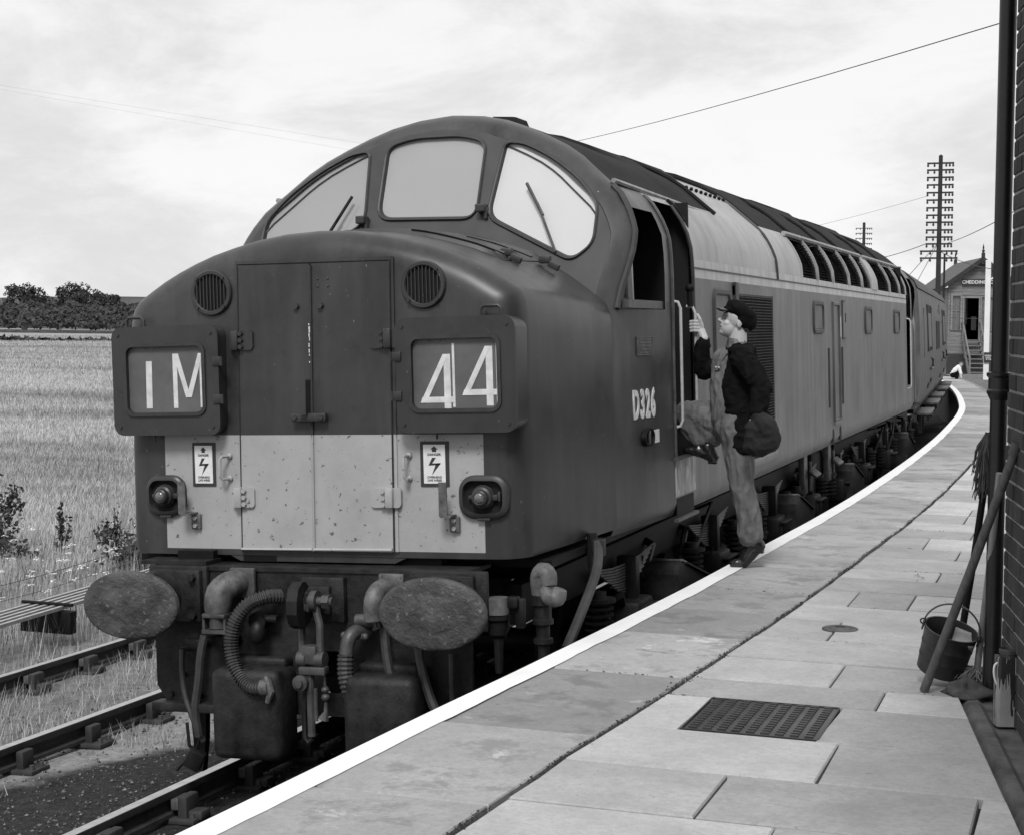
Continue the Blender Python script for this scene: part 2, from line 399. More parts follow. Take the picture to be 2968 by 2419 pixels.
def empty(name, loc=(0, 0, 0), rot=(0, 0, 0)):
    o = bpy.data.objects.new(name, None); COL.objects.link(o); o.location = loc; o.rotation_euler = rot; o.empty_display_size = .2; return o
def tag(o, label=None, cat=None, group=None, kind=None):
    for k, v in (('label', label), ('category', cat), ('group', group), ('kind', kind)):
        if v: o[k] = v
    return o
def copy_tree(o, parent=None):
    c = o.copy(); COL.objects.link(c)
    if parent: c.parent = parent
    for ch in list(o.children): copy_tree(ch, c)
    return c
def fastmesh(name, verts, faces_n, mat, parent=None, k=3):
    """verts (N,3), consecutive k-gons"""
    me = bpy.data.meshes.new(name); nv = len(verts); nf = nv // k
    me.vertices.add(nv); me.vertices.foreach_set('co', np.asarray(verts, np.float32).ravel())
    me.loops.add(nv); me.loops.foreach_set('vertex_index', np.arange(nv, dtype=np.int32))
    me.polygons.add(nf); me.polygons.foreach_set('loop_start', np.arange(0, nv, k, dtype=np.int32)); me.polygons.foreach_set('loop_total', np.full(nf, k, np.int32))
    me.update(calc_edges=True); me.materials.append(m[mat] if isinstance(mat, str) else mat)
    o = bpy.data.objects.new(name, me); COL.objects.link(o)
    if parent: o.parent = parent
    return o
def text_mesh(name, body, size, mat, parent, M, extr=.0015, bold=0., sx=1., align='CENTER', spc=1.):
    cu = bpy.data.curves.new(name, 'FONT'); cu.body = body; cu.size = size; cu.extrude = extr; cu.offset = bold; cu.align_x = align; cu.align_y = 'CENTER'; cu.resolution_u = 4; cu.space_line = 1.0; cu.space_character = spc
    t = bpy.data.objects.new('tmp', cu); COL.objects.link(t); dg = bpy.context.evaluated_depsgraph_get(); dg.update()
    me = bpy.data.meshes.new_from_object(t.evaluated_get(dg)); bpy.data.objects.remove(t)
    me.transform(M @ Matrix.Diagonal((sx, 1, 1, 1))); me.materials.clear(); me.materials.append(m[mat])
    o = bpy.data.objects.new(name, me); COL.objects.link(o); o.parent = parent; return o
CANT = R(-2.13)

# ================================================================== the setting
def edge_x(y):
    ys = [-14, -9, -6, -3.6, -1.78, -.76, 1.74, 4.2, 5.7, 8, 12, 16, 19.1, 22.6, 25.2, 27.1, 30.8, 33.9, 36.5, 40, 46, 60]
    xs = [.2, .72, 1.02, 1.214, 1.335, 1.412, 1.565, 1.66, 1.72, 1.775, 1.80, 1.765, 1.69, 1.575, 1.445, 1.31, .99, .685, .40, -.05, -1.0, -3.6]
    i = max(0, min(len(ys) - 2, int(np.searchsorted(ys, y)) - 1)); t = (y - ys[i]) / (ys[i + 1] - ys[i])
    def P(j): return xs[max(0, min(len(xs) - 1, j))]
    def D(j):
        a, b = max(0, j - 1), min(len(ys) - 1, j + 1); return (xs[b] - xs[a]) / (ys[b] - ys[a])
    h = ys[i + 1] - ys[i]
    return (2 * t ** 3 - 3 * t * t + 1) * P(i) + (t ** 3 - 2 * t * t + t) * h * D(i) + (-2 * t ** 3 + 3 * t * t) * P(i + 1) + (t ** 3 - t * t) * h * D(i + 1)
def track_x(y): return .16 - (y - 10) ** 2 / 440
ZP = .92
def sstep(a, b, x):
    t = max(0, min(1, (x - a) / (b - a))); return t * t * (3 - 2 * t)
def ground_z(x, y):
    xr = x - track_x(y)
    bed = .037 * max(x, -4.6) - .175 if xr < 1 else -.14
    fld = -.40 - .2 * sstep(8, 60, math.hypot(x, y))
    w = sstep(-4.4, -6.0, xr)
    z = bed * (1 - w) + fld * w
    if xr > 6: z += (.45 - z) * sstep(6, 9, xr) * sstep(20, 30, y)
    z += .02 * noise.noise((x * 1.3, y * 1.3, 0)) + .015 * noise.noise((x * 4, y * 4, 3))
    return z
xs = sorted(set([round(v, 3) for v in list(np.arange(-14, 6, .4)) + [-900, -600, -420, -330, -260, -200, -150, -110, -80, -60, -45, -34, -26, -20, -17, 8, 12, 20, 40, 90, 200, 500, 900]]))
ysg = sorted(set([round(v, 3) for v in list(np.arange(-9, 24, .4)) + [-400, -120, -50, -25, -15, -11, 26, 30, 36, 44, 55, 70, 90, 115, 150, 190, 240, 300, 370, 460, 700, 1200]]))
g = MB(); nx = len(xs)
g.add([(x, y, ground_z(x, y) if abs(x) < 100 and abs(y) < 300 else -.6) for y in ysg for x in xs], [(j * nx + i, j * nx + i + 1, (j + 1) * nx + i + 1, (j + 1) * nx + i) for j in range(len(ysg) - 1) for i in range(nx - 1)])
tag(g.build('ground', 'ground', smooth=180, fix=False), kind='structure')

# low hill behind the field
hl = MB(); pts = []
NXH, NYH = 60, 8
for j in range(NYH + 1):
    for i in range(NXH + 1):
        x = -900 + 1250 * i / NXH; y = 400 + 260 * j / NYH + 30 * math.sin(i * .5)
        h = 13 * math.sin(math.pi * .5 * min(1, j / 5)) * (.75 + .35 * noise.noise((i * .17, j * .2, 2)))
        pts.append((x, y, -.8 + max(0, h)))
hl.add(pts, [(j * (NXH + 1) + i, j * (NXH + 1) + i + 1, (j + 1) * (NXH + 1) + i + 1, (j + 1) * (NXH + 1) + i) for j in range(NYH) for i in range(NXH)])
m['hill'] = simple('hill_pasture', .05, .95, .5, .03)
tag(hl.build('hill', 'hill', smooth=180, fix=False), kind='structure')

# ---- platform: body, coping slabs, paving slabs, white line
plat = empty('platform'); tag(plat, kind='structure')
ycut = [y for y in np.arange(-13, 50.1, .5)]
def pl_right(y): return 4.2 + .0 * y if y < 14 else 4.2 + 3 * sstep(14, 24, y)
bd = MB(); secs = []
for y in ycut:
    e = edge_x(y); secs.append([(e + .05, y, -.5), (e + .05, y, ZP - .06), (e + .02, y, ZP - .05), (e + .02, y, ZP - .035), (e + 4.2 + (3 if y > 20 else 0), y, ZP - .035), (e + 4.2 + (3 if y > 20 else 0), y, -.5)])
bd.loft(secs, False, True, True)
bd.build('platform_body', 'underslab', plat)
def slab(pts2, th, mat, name, dz=0, seed=0):
    """a paving slab from a plan polygon with a small worn edge"""
    mb = MB(); n = len(pts2); c = sum((Vector(q) for q in pts2), Vector((0, 0))) / n
    top, bot = [], []
    tx, ty = random.uniform(-.0016, .0016), random.uniform(-.0016, .0016)
    for q in pts2:
        d = (Vector(q) - c); l = d.length; qi = c + d * ((l - .006) / l)
        top.append((qi.x, qi.y, ZP + dz + tx * d.x + ty * d.y))
        bot.append((q[0], q[1], ZP + dz - .006))
    low = [(q[0], q[1], ZP - th) for q in pts2]
    mb.loft([low, bot, top], True, False, True)
    return mb.build(name, mat, plat, smooth=0)
# edge (coping) stones: joints square to the track
cj = [-7.0, -6.05, -5.0, -3.95, -2.95, -1.905, -.735, .29, 1.08, 1.863, 2.9, 3.95, 4.85, 5.75, 6.75, 7.7, 8.6]
while cj[-1] < 46: cj.append(cj[-1] + random.uniform(.85, 1.05))
for a, b in zip(cj[:-1], cj[1:]):
    a2, b2 = a + .0065, b - .0065
    ysn = [a2 + (b2 - a2) * k / 3 for k in range(4)]
    wob = lambda y: .012 * noise.noise((y * 3, 1.5, 0))
    left = [(edge_x(y) + .4 * wob(y), y) for y in ysn]; right = [(edge_x(y) + .752 + wob(y + 9), y) for y in ysn]
    slab(right + left[::-1] if False else left + right[::-1], .07, 'coping', 'coping_slab', dz=random.uniform(-.003, .002))
# the painted white line on the edge
wl_ = MB(); secs = []
for y in np.arange(-7, 46, .12):
    e = edge_x(y); w = .118 + .008 * noise.noise((y * 2.1, 0, 0)) + .006 * noise.noise((y * 9, 0, 5))
    secs.append([(e - .004, y, ZP - .06), (e - .004, y, ZP + .0035), (e + w, y, ZP + .0045)])
wl_.loft(secs); tag(wl_.build('white_edge_line', 'edge', plat, smooth=0, fix=False))
# paving
def gut(y): return 3.38 - .1715 * (y + .73)
def J(y): return edge_x(y) + .775 + .01 * noise.noise((y * 2, 7, 0))
rows = [(-6.6, -5.9, [2.6, 3.3]), (-5.9, -5.2, [2.9, 3.7]), (-5.2, -4.6, [2.5, 3.4]), (-4.6, -4.0, [3.1]), (-4.0, -3.4, [2.6, 3.5]), (-3.4, -2.845, [2.96, 3.75]), (-2.845, -2.29, [2.69, 3.56]), (-2.29, -1.70, [3.0]), (-1.70, -1.085, 'manhole'), (-1.085, -.695, [3.06]), (-.695, -.165, [2.81]),
        (-.165, .39, [3.55]), (.39, 1.0, [2.63, 3.45]), (1.0, 1.50, [3.25]), (1.50, 2.05, [2.587, 2.92]), (2.05, 2.6, [3.33]), (2.6, 3.05, [2.98]), (3.05, 3.66, [3.4]), (3.66, 4.2, [3.02]), (4.2, 4.84, [2.75, 3.5]), (4.84, 5.35, [3.04])]
y = 5.35; k = 0
while y < 16:
    h = random.uniform(.5, .64); rows.append((y, y + h, [J(y) + random.uniform(.3, .95), J(y) + 1.45])); y += h
def row_slabs(a, b, joints):
    right = (lambda y: gut(y)) if a < -.5 else (lambda y: 4.3)
    xs_ = [None] + list(joints) + [None]; gp = .0045; gy = .0075
    for l, r in zip(xs_[:-1], xs_[1:]):
        A, B = a + gy, b - gy
        L = [(J(q) + .004, q) for q in (A, (A + B) / 2, B)] if l is None else [(l + gp + .012 * noise.noise((l, q * 2, 2)), q) for q in (A, B)]
        Rr = [(right(q) - .004, q) for q in (A, B)] if r is None else [(r - gp, q) for q in (A, B)]
        if Rr[0][0] - L[0][0] < .05 and Rr[-1][0] - L[-1][0] < .05: continue
        if Rr[0][0] - L[0][0] < .03 or Rr[-1][0] - L[-1][0] < .03: continue
        slab([tuple(q) for q in L] + [tuple(q) for q in Rr[::-1]], .06, 'paving', 'paving_slab', dz=random.uniform(-.003, .003))
for a, b, jn in rows:
    if jn == 'manhole':
        gp = .0075; A, B = a + gp, b - gp
        slab([(J(A) + .004, A), (J(B) + .004, B), (2.372, B), (2.356, A)], .06, 'paving', 'paving_slab')
        slab([(2.905, A), (2.925, B), (gut(B) - .004, B), (gut(A) - .004, A)], .06, 'paving', 'paving_slab')
    else: row_slabs(a, b, jn)
# worn tarmac farther along, rough ground beside the path
tm = MB(); secs = []
for y in np.arange(16, 46.5, .5):
    secs.append([(edge_x(y) + .756, y, ZP - .004), (edge_x(y) + .76 + (.1 if y > 24 else 1.6 - 1.5 * sstep(17, 24, y)), y, ZP - .004)])
tm.loft(secs); tm.build('tarmac_strip', 'asphalt', plat, smooth=0, fix=False)
rg = MB(); secs = []
for y in np.arange(15.5, 50, .5):
    e = edge_x(y) + .77; secs.append([(e + t, y, ZP - .012 + (.02 + .03 * noise.noise((t, y * .6, 4))) * min(1, t)) for t in (0, .3, .8, 1.5, 2.5, 4, 6.2)])
rg.loft(secs); rg.build('rough_ground', 'rough', plat, smooth=180, fix=False)
# dark channel between the slabs and the building
gt = MB(); secs = []
for y in np.arange(-9, -.29, .3):
    secs.append([(gut(y) - .01, y, ZP - .03), (gut(y) + .012, y, ZP - .028), (gut(y) + .03, y, ZP - .005), (gut(y) + .075, y, ZP - .005), (gut(y) + .10, y, ZP - .028), (gut(y) + .5, y, ZP - .02)])
gt.loft(secs); gt.build('channel', 'gutter', plat, smooth=30, fix=False)
jm = []
for _ in range(5200):
    if random.random() < .6:
        y = random.uniform(-5, 14); x = J(y) - .010 + random.gauss(0, .010)
    else:
        a_ = random.choice(rows)[0] if random.random() < .75 else random.choice(cj[:18]); y = a_ + random.gauss(0, .004); x = (J(y) + random.random() ** 1.5 * 1.3) if a_ in [r_[0] for r_ in rows] else edge_x(y) + random.uniform(.15, .75)
        if noise.noise((x * 1.7, y * 3, 4)) < .05: continue
        if y < -.6 and x > gut(y): continue
    if noise.noise((y * 2.3, x, 9)) < -.25: continue
    jm.append((x, y, ZP - .003 + random.uniform(0, .004)))
_it = iter(jm)
m['moss'] = simple('joint_moss', .02, .95, .5, 30)
_mv = []
for p in jm:
    sz = random.uniform(.003, .009); a_ = random.random() * 6.3
    _mv += [(p[0] + sz * math.cos(a_ + k), p[1] + sz * math.sin(a_ + k) * 1.3, p[2] + .004 * (k == 0)) for k in (0, 2.1, 4.2)]
tag(fastmesh('joint_moss', _mv, 3, 'moss', plat), kind='stuff')
q = MB()
for pts in ([(2.86, 2.62), (2.90, 2.75), (2.84, 2.86), (2.88, 3.03)], [(1.62, -.3), (1.78, -.18), (1.95, -.22), (2.12, -.08)], [(3.1, .06), (3.22, .18), (3.2, .37)], [(1.75, 2.1), (1.9, 2.3), (2.05, 2.26), (2.25, 2.45)]):
    P_ = []
    for a_, b_ in zip(pts[:-1], pts[1:]):
        for k in range(5): P_.append((a_[0] + (b_[0] - a_[0]) * k / 5 + random.gauss(0, .006), a_[1] + (b_[1] - a_[1]) * k / 5 + random.gauss(0, .006)))
    q.loft([[(x - .0022, y - .002, ZP + .0042), (x + .0022, y + .002, ZP + .0042)] for x, y in P_])
tag(q.build('slab_cracks', 'moss', plat, smooth=0, fix=False), kind='stuff')
mc = empty('manhole_cover', (2.64, -1.385, ZP)); tag(mc, 'dark square cast iron cover set in the paving with raised studs', 'manhole cover')
q = MB(); q.box((0, 0, -.022), (.535, .575, .04), bev=.004); q.build('plate', 'iron', mc)
q = MB()
for ix in range(9):
    for iy in range(14): q.box((-.232 + ix * .058, -.258 + iy * .0397, .001), (.034, .014, .010))
tag(q.build('raised_studs', 'iron', mc), kind='stuff')
q = MB(); q.plate(rrect(0, 0, .552, .592, .01, 2), [rrect(0, 0, .539, .579, .008, 2)], lambda a, b: (a, b, .002), lambda a, b: (a, b, -.03)); q.build('frame', 'trim', mc, smooth=0)
sc = empty('stopcock_cover', (2.652, .75, ZP)); tag(sc, 'small round stopcock lid let into the paving beyond the square cover', 'stopcock cover')
q = MB(); q.lathe((0, 0, -.02), (0, 0, 1), [(.095, 0), (.095, .026), (.085, .03), (.06, .028), (.055, .033), (0, .033)], 24); q.build('lid', 'gutter', sc)
q = MB(); q.box((0, 0, .016), (.05, .012, .008), bev=.002); q.build('lifting_bar', 'iron', sc)

# ---- railway tracks
def rail_mesh(off, y0, y1):
    prof = [(-.035, 0), (.035, 0), (.036, -.012), (.033, -.040), (.010, -.052), (.009, -.110), (.034, -.122), (.034, -.145), (-.034, -.145), (-.034, -.122), (-.009, -.110), (-.010, -.052), (-.033, -.040), (-.036, -.012)]
    secs = []
    for y in np.arange(y0, y1 + .01, .5): secs.append([(track_x(y) + off + a, y, b) for a, b in prof])
    return secs
def make_track(label, off, y0=-12, y1=60, chairs=(-3, 12)):
    t = empty('railway_track', rot=(0, CANT, 0)); tag(t, label, 'railway track', 'railway tracks')
    for s in (-1, 1):
        secs = rail_mesh(off + s * .7525, y0, y1)
        q = MB(); q.loft(secs, True, True, True); r_ = q.build('rail', 'railside', t)
        q = MB(); q.loft([[(p[0][0] + .003, p[0][1], .0012), (p[1][0] - .003, p[1][1], .0012)] for p in secs]); q.build('worn_running_surface', 'railtop', r_, smooth=0, fix=False)
    q = MB(); q.box((0, 0, 0), (2.6, .25, .13), bev=.008); sl0 = q.build('sleeper', 'trunk', t)
    q = MB(); q.box((0, 0, .012), (.36, .19, .03), bev=.006); q.box((-.066, 0, .075), (.055, .12, .12), bev=.012); q.box((.095, 0, .078), (.06, .14, .135), bev=.014); q.box((.16, 0, .04), (.09, .10, .05), bev=.012)
    ch0 = q.build('rail_chair', 'railside', t)
    q = MB(); q.box((0, 0, 0), (.045, .15, .06), bev=.006); key0 = q.build('wooden_key', 'wood', ch0); key0.location = (.052, .0, .10)
    q = MB()
    for dx in (-.15, .15): q.cyl((dx, .05, .02), (dx, .05, .055), .016, n=8); q.cyl((dx, -.05, .02), (dx, -.05, .055), .016, n=8)
    tag(q.build('chair_bolts', 'fit', ch0), kind='stuff')
    first = True
    y = chairs[0]
    while y < chairs[1]:
        sl_ = sl0 if first else sl0.copy()
        if not first: COL.objects.link(sl_)
        sl_.location = (track_x(y) + off, y, -.25)
        for s in (-1, 1):
            c_ = ch0 if first and s == -1 else copy_tree(ch0, t)
            c_.location = (track_x(y) + off + s * .7525, y, -.172); c_.rotation_euler = (0, 0, 0 if s == -1 else math.pi)
        first = False; y += .70
    return t
make_track('bullhead track that the locomotive stands on beside the platform', 0)
make_track('empty weed grown bullhead track between the locomotive and the crop field', -3.06)

# ---- stones in the cinders
N = 9000; P0 = rng.uniform([-3.4, -3.2], [-.35, 3.0], (N, 2)); V = []
for x, y in P0:
    sz = (.004 + .013 * random.random() ** 3); z = ground_z(x, y); a = random.random() * 6.3
    c, s = math.cos(a) * sz, math.sin(a) * sz
    p = [(x + c, y + s, z), (x - s, y + c * .8, z), (x - c, y - s, z), (x + s * .8, y - c, z)]; top = (x + sz * .2, y, z + sz * random.uniform(.5, 1.1))
    for i in range(4): V += [p[i], p[(i + 1) % 4], top]
tag(fastmesh('loose_stones', V, 3, 'stone'), kind='stuff')
# ---- grass, crop and flowers
def blades(n, xr, yr, h, wd, keep, lean=.5, seg=1):
    V = []
    X = rng.uniform(xr[0], xr[1], n); Y = rng.uniform(yr[0], yr[1], n); A = rng.uniform(0, 6.283, n); Hh = rng.uniform(h[0], h[1], n); LN = rng.uniform(.1, 1, n) * lean
    for x, y, a, hh, ln in zip(X, Y, A, Hh, LN):
        k = keep(x, y)
        if k <= 0 or random.random() > k: continue
        z = ground_z(x, y) - .01; hh *= .6 + .4 * k; c, s = math.cos(a), math.sin(a); w = wd * (.6 + .8 * random.random())
        tip = (x + c * hh * ln, y + s * hh * ln, z + hh)
        V += [(x - s * w, y + c * w, z), (x + s * w, y - c * w, z), tip]
    return V
def dens(x, y, s=.9, thr=-.1): return max(0, min(1, (noise.noise((x * s, y * s, 11)) - thr) * 2.2))
def k_mid(x, y):
    xr = x - track_x(y)
    if -4.5 < xr < -2.4: return .25 + .75 * dens(x, y)
    if -2.25 < xr < -1.5: return .5 * dens(x, y, 1.1, .05) * (1 if y > 1.2 else .25)
    return 0
V = blades(120000, (-6.5, -1.5), (-1, 14), (.03, .19), .0028, k_mid, 1.0)
tag(fastmesh('dry_grass', V, 3, 'grass'), kind='stuff')
def k_verge(x, y):
    xr = x - track_x(y)
    return (.35 + .65 * dens(x, y, .8, -.2)) if -9.5 < xr < -4.5 else 0
V = blades(52000, (-13, -4), (1, 18), (.12, .48), .004, k_verge, .55)
tag(fastmesh('verge_grass', V, 3, 'grass'), kind='stuff')
V = blades(26000, (-12, -4.5), (1, 18), (.15, .55), .006, lambda x, y: k_verge(x, y) * dens(x, y, 1.4, .1), .5)
tag(fastmesh('dark_weeds', V, 3, 'weed'), kind='stuff')
def k_crop(x, y):
    xr = x - track_x(y); return .9 if xr < -8.5 else 0
NB = 900000
_f0 = math.atan2(_f.x, _f.y)
brg = np.where(rng.random(NB) < .33, rng.uniform(_f0 - R(18.5), _f0 - R(13.2), NB), rng.uniform(R(-78), R(14), NB))
dist = 13 * 22 ** rng.random(NB)
X_, Y_ = 3.887 + np.sin(brg) * dist, -8.124 + np.cos(brg) * dist
XR = X_ - (.16 - (Y_ - 10) ** 2 / 440)
ok = (XR < -7.0) & ((XR < -8.4) | (rng.random(NB) < (-7.0 - XR) / 1.4)) & (X_ > -300)
X_, Y_, dist = X_[ok], Y_[ok], dist[ok]; K = len(X_)
rr_ = np.clip((np.hypot(X_, Y_) - 8) / 52, 0, 1); Z_ = -.43 - .2 * rr_ * rr_ * (3 - 2 * rr_)
sc_ = dist / 20; A_ = rng.uniform(0, 6.283, K); hh = rng.uniform(.06, .17, K) * (1 + .18 * sc_); w_ = .0042 * (.5 + sc_); ln = rng.uniform(.2, 1.1, K); c_, s_ = np.cos(A_), np.sin(A_)
V = np.stack([np.stack([X_ - s_ * w_, Y_ + c_ * w_, Z_], 1), np.stack([X_ + s_ * w_, Y_ - c_ * w_, Z_], 1), np.stack([X_ + c_ * hh * ln, Y_ + s_ * hh * ln, Z_ + hh], 1)], 1).reshape(-1, 3)
tag(fastmesh('standing_crop', V, 3, 'crop'), kind='stuff')
V = []
for _ in range(420):
    x, y = random.uniform(-8.2, -4.8), random.uniform(2.2, 12); 
    if dens(x, y, .7, -.1) < random.random() * .7: continue
    z = ground_z(x, y) + random.uniform(.22, .5)
    for _q in range(random.randint(5, 12)):
        cx, cy, cz = x + random.gauss(0, .025), y + random.gauss(0, .025), z + random.gauss(0, .008); s = random.uniform(.008, .017)
        V += [(cx - s, cy, cz), (cx, cy - s, cz - .003), (cx + s, cy, cz + .003), (cx + s, cy, cz + .003), (cx, cy + s, cz), (cx - s, cy, cz)]
tag(fastmesh('yarrow_flowers', V, 3, 'flower'), kind='stuff')
V = blades(2600, (-3.6, -1.6), (0, 6), (.05, .12), .004, lambda x, y: dens(x, y, 1.5, .1), .6)

# ---- bramble and dock plants in the verge
def leaf_cloud(n, fn, s0, s1):
    V = []
    for _ in range(n):
        p = fn(); s = random.uniform(s0, s1)
        a = Vector((random.gauss(0, 1), random.gauss(0, 1), random.gauss(0, 1))).normalized(); b = a.orthogonal().normalized(); b = Matrix.Rotation(random.random() * 6.3, 3, a) @ b; c = a.cross(b)
        p = Vector(p); V += [p - b * s, p - c * s * .6, p + b * s, p + c * s * .6]
    return V
def shrub(name, label, cat, x, y, w, h, n, s, lean=0, group=None, mat='leaf3'):
    z = ground_z(x, y); r_ = empty(name, (x, y, z)); tag(r_, label, cat, group or 'plants in the verge')
    cl = [(random.gauss(0, w * .4), random.gauss(0, w * .3), random.uniform(.25, 1) * h) for _ in range(9)]
    def fn():
        c = random.choice(cl); t = .6 + .4 * c[2] / h
        return (c[0] + random.gauss(0, w * .17) + lean * c[2], c[1] + random.gauss(0, w * .15), max(.02, c[2] + random.gauss(0, h * .13)))
    fastmesh('foliage', leaf_cloud(n, fn, s * .6, s * 1.3), 4, mat, r_, 4)
    q = MB()
    for c in cl: q.tube([(0, 0, -.03), (c[0] * .5 + lean * c[2] * .4, c[1] * .5, c[2] * .6), (c[0] + lean * c[2], c[1], c[2])], [.008, .006, .003], 5)
    q.build('stems', 'trunk', r_)
shrub('bramble_bush', 'dark bramble bush at the edge of the crop behind the nearer track', 'bush', -6.75, 9.0, .55, .55, 900, .035)
shrub('bramble_bush', 'low pale leaved bramble patch nearest the nose of the locomotive', 'bush', -6.3, 8.2, .6, .38, 800, .03)
shrub('weed_plant', 'tall dark leaning weed among the white flowers', 'weed', -9.05, 9.3, .2, .75, 420, .035, .45)
shrub('weed_plant', 'short dark dock plant standing alone in the pale verge', 'weed', -7.95, 9.2, .1, .6, 170, .03)
shrub('weed_plant', 'thin seeded stalk rising above the verge beside the bramble bush', 'weed', -7.05, 9.0, .07, .72, 70, .022)
shrub('bramble_bush', 'low dark weeds spreading round the foot of the tall leaning weed', 'bush', -8.7, 8.6, .75, .3, 600, .03)

# ---- point rodding on its stool
rd = empty('point_rodding', (-4.75, 3.8, -.22)); tag(rd, 'bright steel signal rods running side by side on a dark stool', 'rodding')
for i in range(5):
    q = MB(); off = -.19 + i * .085
    q.box((off, 0, .22), (.034, 20, .03), rot=(0, 0, .055)); q.build('rod', 'rod', rd, smooth=0)
for yy in (.55, -2.6, 3.7):
    q = MB(); q.box((0 - yy * .055, yy, .09), (.52, .10, .20), bev=.01); q.build('stool', 'black', rd)
    q = MB(); q.cyl((-.27 - yy * .055, yy, .245), (.25 - yy * .055, yy, .245), .016, n=8); q.build('roller_bar', 'black', rd)

# ---- fence wires and distant hedge
hedge = []
for _ in range(9000):
    x = random.uniform(-220, 10); z = -.6
    y = 172.8 + (x + 128.8) * 1.263
    hedge.append((x, y + random.gauss(0, .4), z + abs(random.gauss(0, .22)) + .1 * max(0, noise.noise((x * .12, 0, 0))) * 8 * random.random()))
tag(fastmesh('field_hedge', leaf_cloud(9000, lambda it=iter(hedge): next(it), .25, .6), 4, 'leaf', k=4), kind='stuff')
for k, (z0, dx) in enumerate(((.36, 0), (.22, .05))):
    q = MB(); q.tube([(-6.0 + dx - .0 * y, y, -.35 + z0 + .05 * math.sin(y * .9)) for y in np.arange(-3, 40, 1.)], .0035, 4)
    tag(q.build('signal_wire', 'wire'), ('upper' if k == 0 else 'lower') + ' thin signal wire stretched through the weeds beside the crop', 'wire')

# ---- trees across the field
def tree(x, y, z, h, w, label, n=900, trunk=.22, shape=1., gap=.0, group='trees across the field', mat='leaf', crown0=.28):
    t = empty('tree', (x, y, z)); tag(t, label, 'tree', group)
    cl = []
    for _ in range(int(16 + w * 1.4)):
        u = random.uniform(crown0, .93); rr = w * .5 * math.sqrt(max(.05, 1 - ((u - .55) / .5) ** 2)) * random.uniform(.45, 1) * shape; a = random.random() * 6.283
        cl.append((rr * math.cos(a), rr * math.sin(a), u * h, random.uniform(.12, .20) * w))
    def fn():
        c = random.choice(cl); d = Vector((random.gauss(0, 1), random.gauss(0, 1), random.gauss(0, .8))).normalized() * c[3] * random.uniform(.55, 1.05)
        return (c[0] + d.x, c[1] + d.y, c[2] + d.z)
    fastmesh('crown', leaf_cloud(n, fn, w * .025, w * .055), 4, mat, t, 4)
    q = MB(); q.tube([(0, 0, -.5), (.03 * w, 0, h * .3), (0, .02 * w, h * .7)], [trunk * h * .08, trunk * h * .055, trunk * h * .02], 7)
    for c in cl[:7]: q.tube([(0, 0, h * .3), (c[0] * .5, c[1] * .5, h * .42), (c[0], c[1], c[2])], [trunk * h * .03, trunk * h * .02, .03], 5)
    q.build('trunk', 'trunk', t)
def at(u, v_, y):        # ground direction of the far trees: bearing from the camera
    d = _f + _r * ((u * 1.39343 - 1484) / 4838.67); k = (y + 8.124) / d.y; return 3.887 + d.x * k
TR = [(20, 592, 13, 3.0, 'slim dark tree at the end of the distant treeline'), (52, 597, 12, 11, 'broad dome topped tree beside the slim tree of the treeline'), (85, 612, 9.5, 7, 'rounded tree next to the broad dome topped tree'), (105, 622, 8, 6, 'small dull tree in the dip of the treeline'), (128, 617, 9, 5.5, 'square headed tree before the tallest spreading tree'),
      (158, 599, 12.5, 11, 'tallest spreading tree at the middle of the treeline'), (190, 599, 12, 9, 'spreading tree with sky gaps joined to the tallest tree'), (222, 609, 10.5, 9, 'open crowned tree with gaps beyond the tallest trees'), (262, 631, 7, 6.5, 'dark round tree nearest the locomotive in the treeline'), (243, 612, 9.8, 2.0, 'thin almost bare tree standing above the treeline'), (290, 640, 7, 7, 'dull tree half hidden behind the locomotive nose')]
for (u, v_, h, w, lab) in TR:
    yy = 395 + random.uniform(-6, 10)
    base = .2
    tree(at(u, v_, yy), yy, base - .6, h + .2, w, lab, n=int(900 + w * 190) if w > 2.5 else 160, crown0=.22 if w > 3 else .55)
# scrub along the foot of the trees: one wooded mass
sp = []
for _ in range(78000):
    u = random.uniform(-260, 420) if random.random() < .5 else random.uniform(-800, 1150); d = random.random(); yy = 300 + 85 * d
    top = 2.3 + 5.0 * d + 1.7 * noise.noise((u * .045, d * 7, 5)) + .8 * noise.noise((u * .2, d * 11, 1))
    sp.append((at(u, 0, yy), yy, -.6 + max(.2, top) * random.uniform(.35, 1) ** .6))
it = iter(sp)
tag(fastmesh('scrub_wood', leaf_cloud(len(sp), lambda: next(it), .28, .75), 4, 'leaf2', k=4), kind='stuff')
sp = []
for _ in range(9000):
    u = random.uniform(-600, 2400); yy = 520 + 60 * random.random(); x = at(u, 0, yy)
    sp.append((x, yy, 6 + 4.0 * noise.noise((u * .02, 0, 8)) + random.uniform(-5, 3.2)))
it = iter(sp)
tag(fastmesh('far_wood', leaf_cloud(len(sp), lambda: next(it), .8, 2.0), 4, 'leaf', k=4), kind='stuff')
q = MB(); q.tube([(0, 0, 0), (.1, 0, 2.4), (-.05, 0, 4.6)], [.12, .09, .03], 6)
for dx, zz in ((.8, 4.2), (-.7, 4.6), (.4, 5.0)): q.tube([(.05, 0, 2.2), (dx * .5, 0, zz - .7), (dx, 0, zz)], [.06, .04, .02], 5)
o = q.build('dead_tree', 'rod'); o.location = (at(128, 0, 351), 351, -.6); tag(o, 'pale dead tree trunk in front of the dark scrub', 'tree')

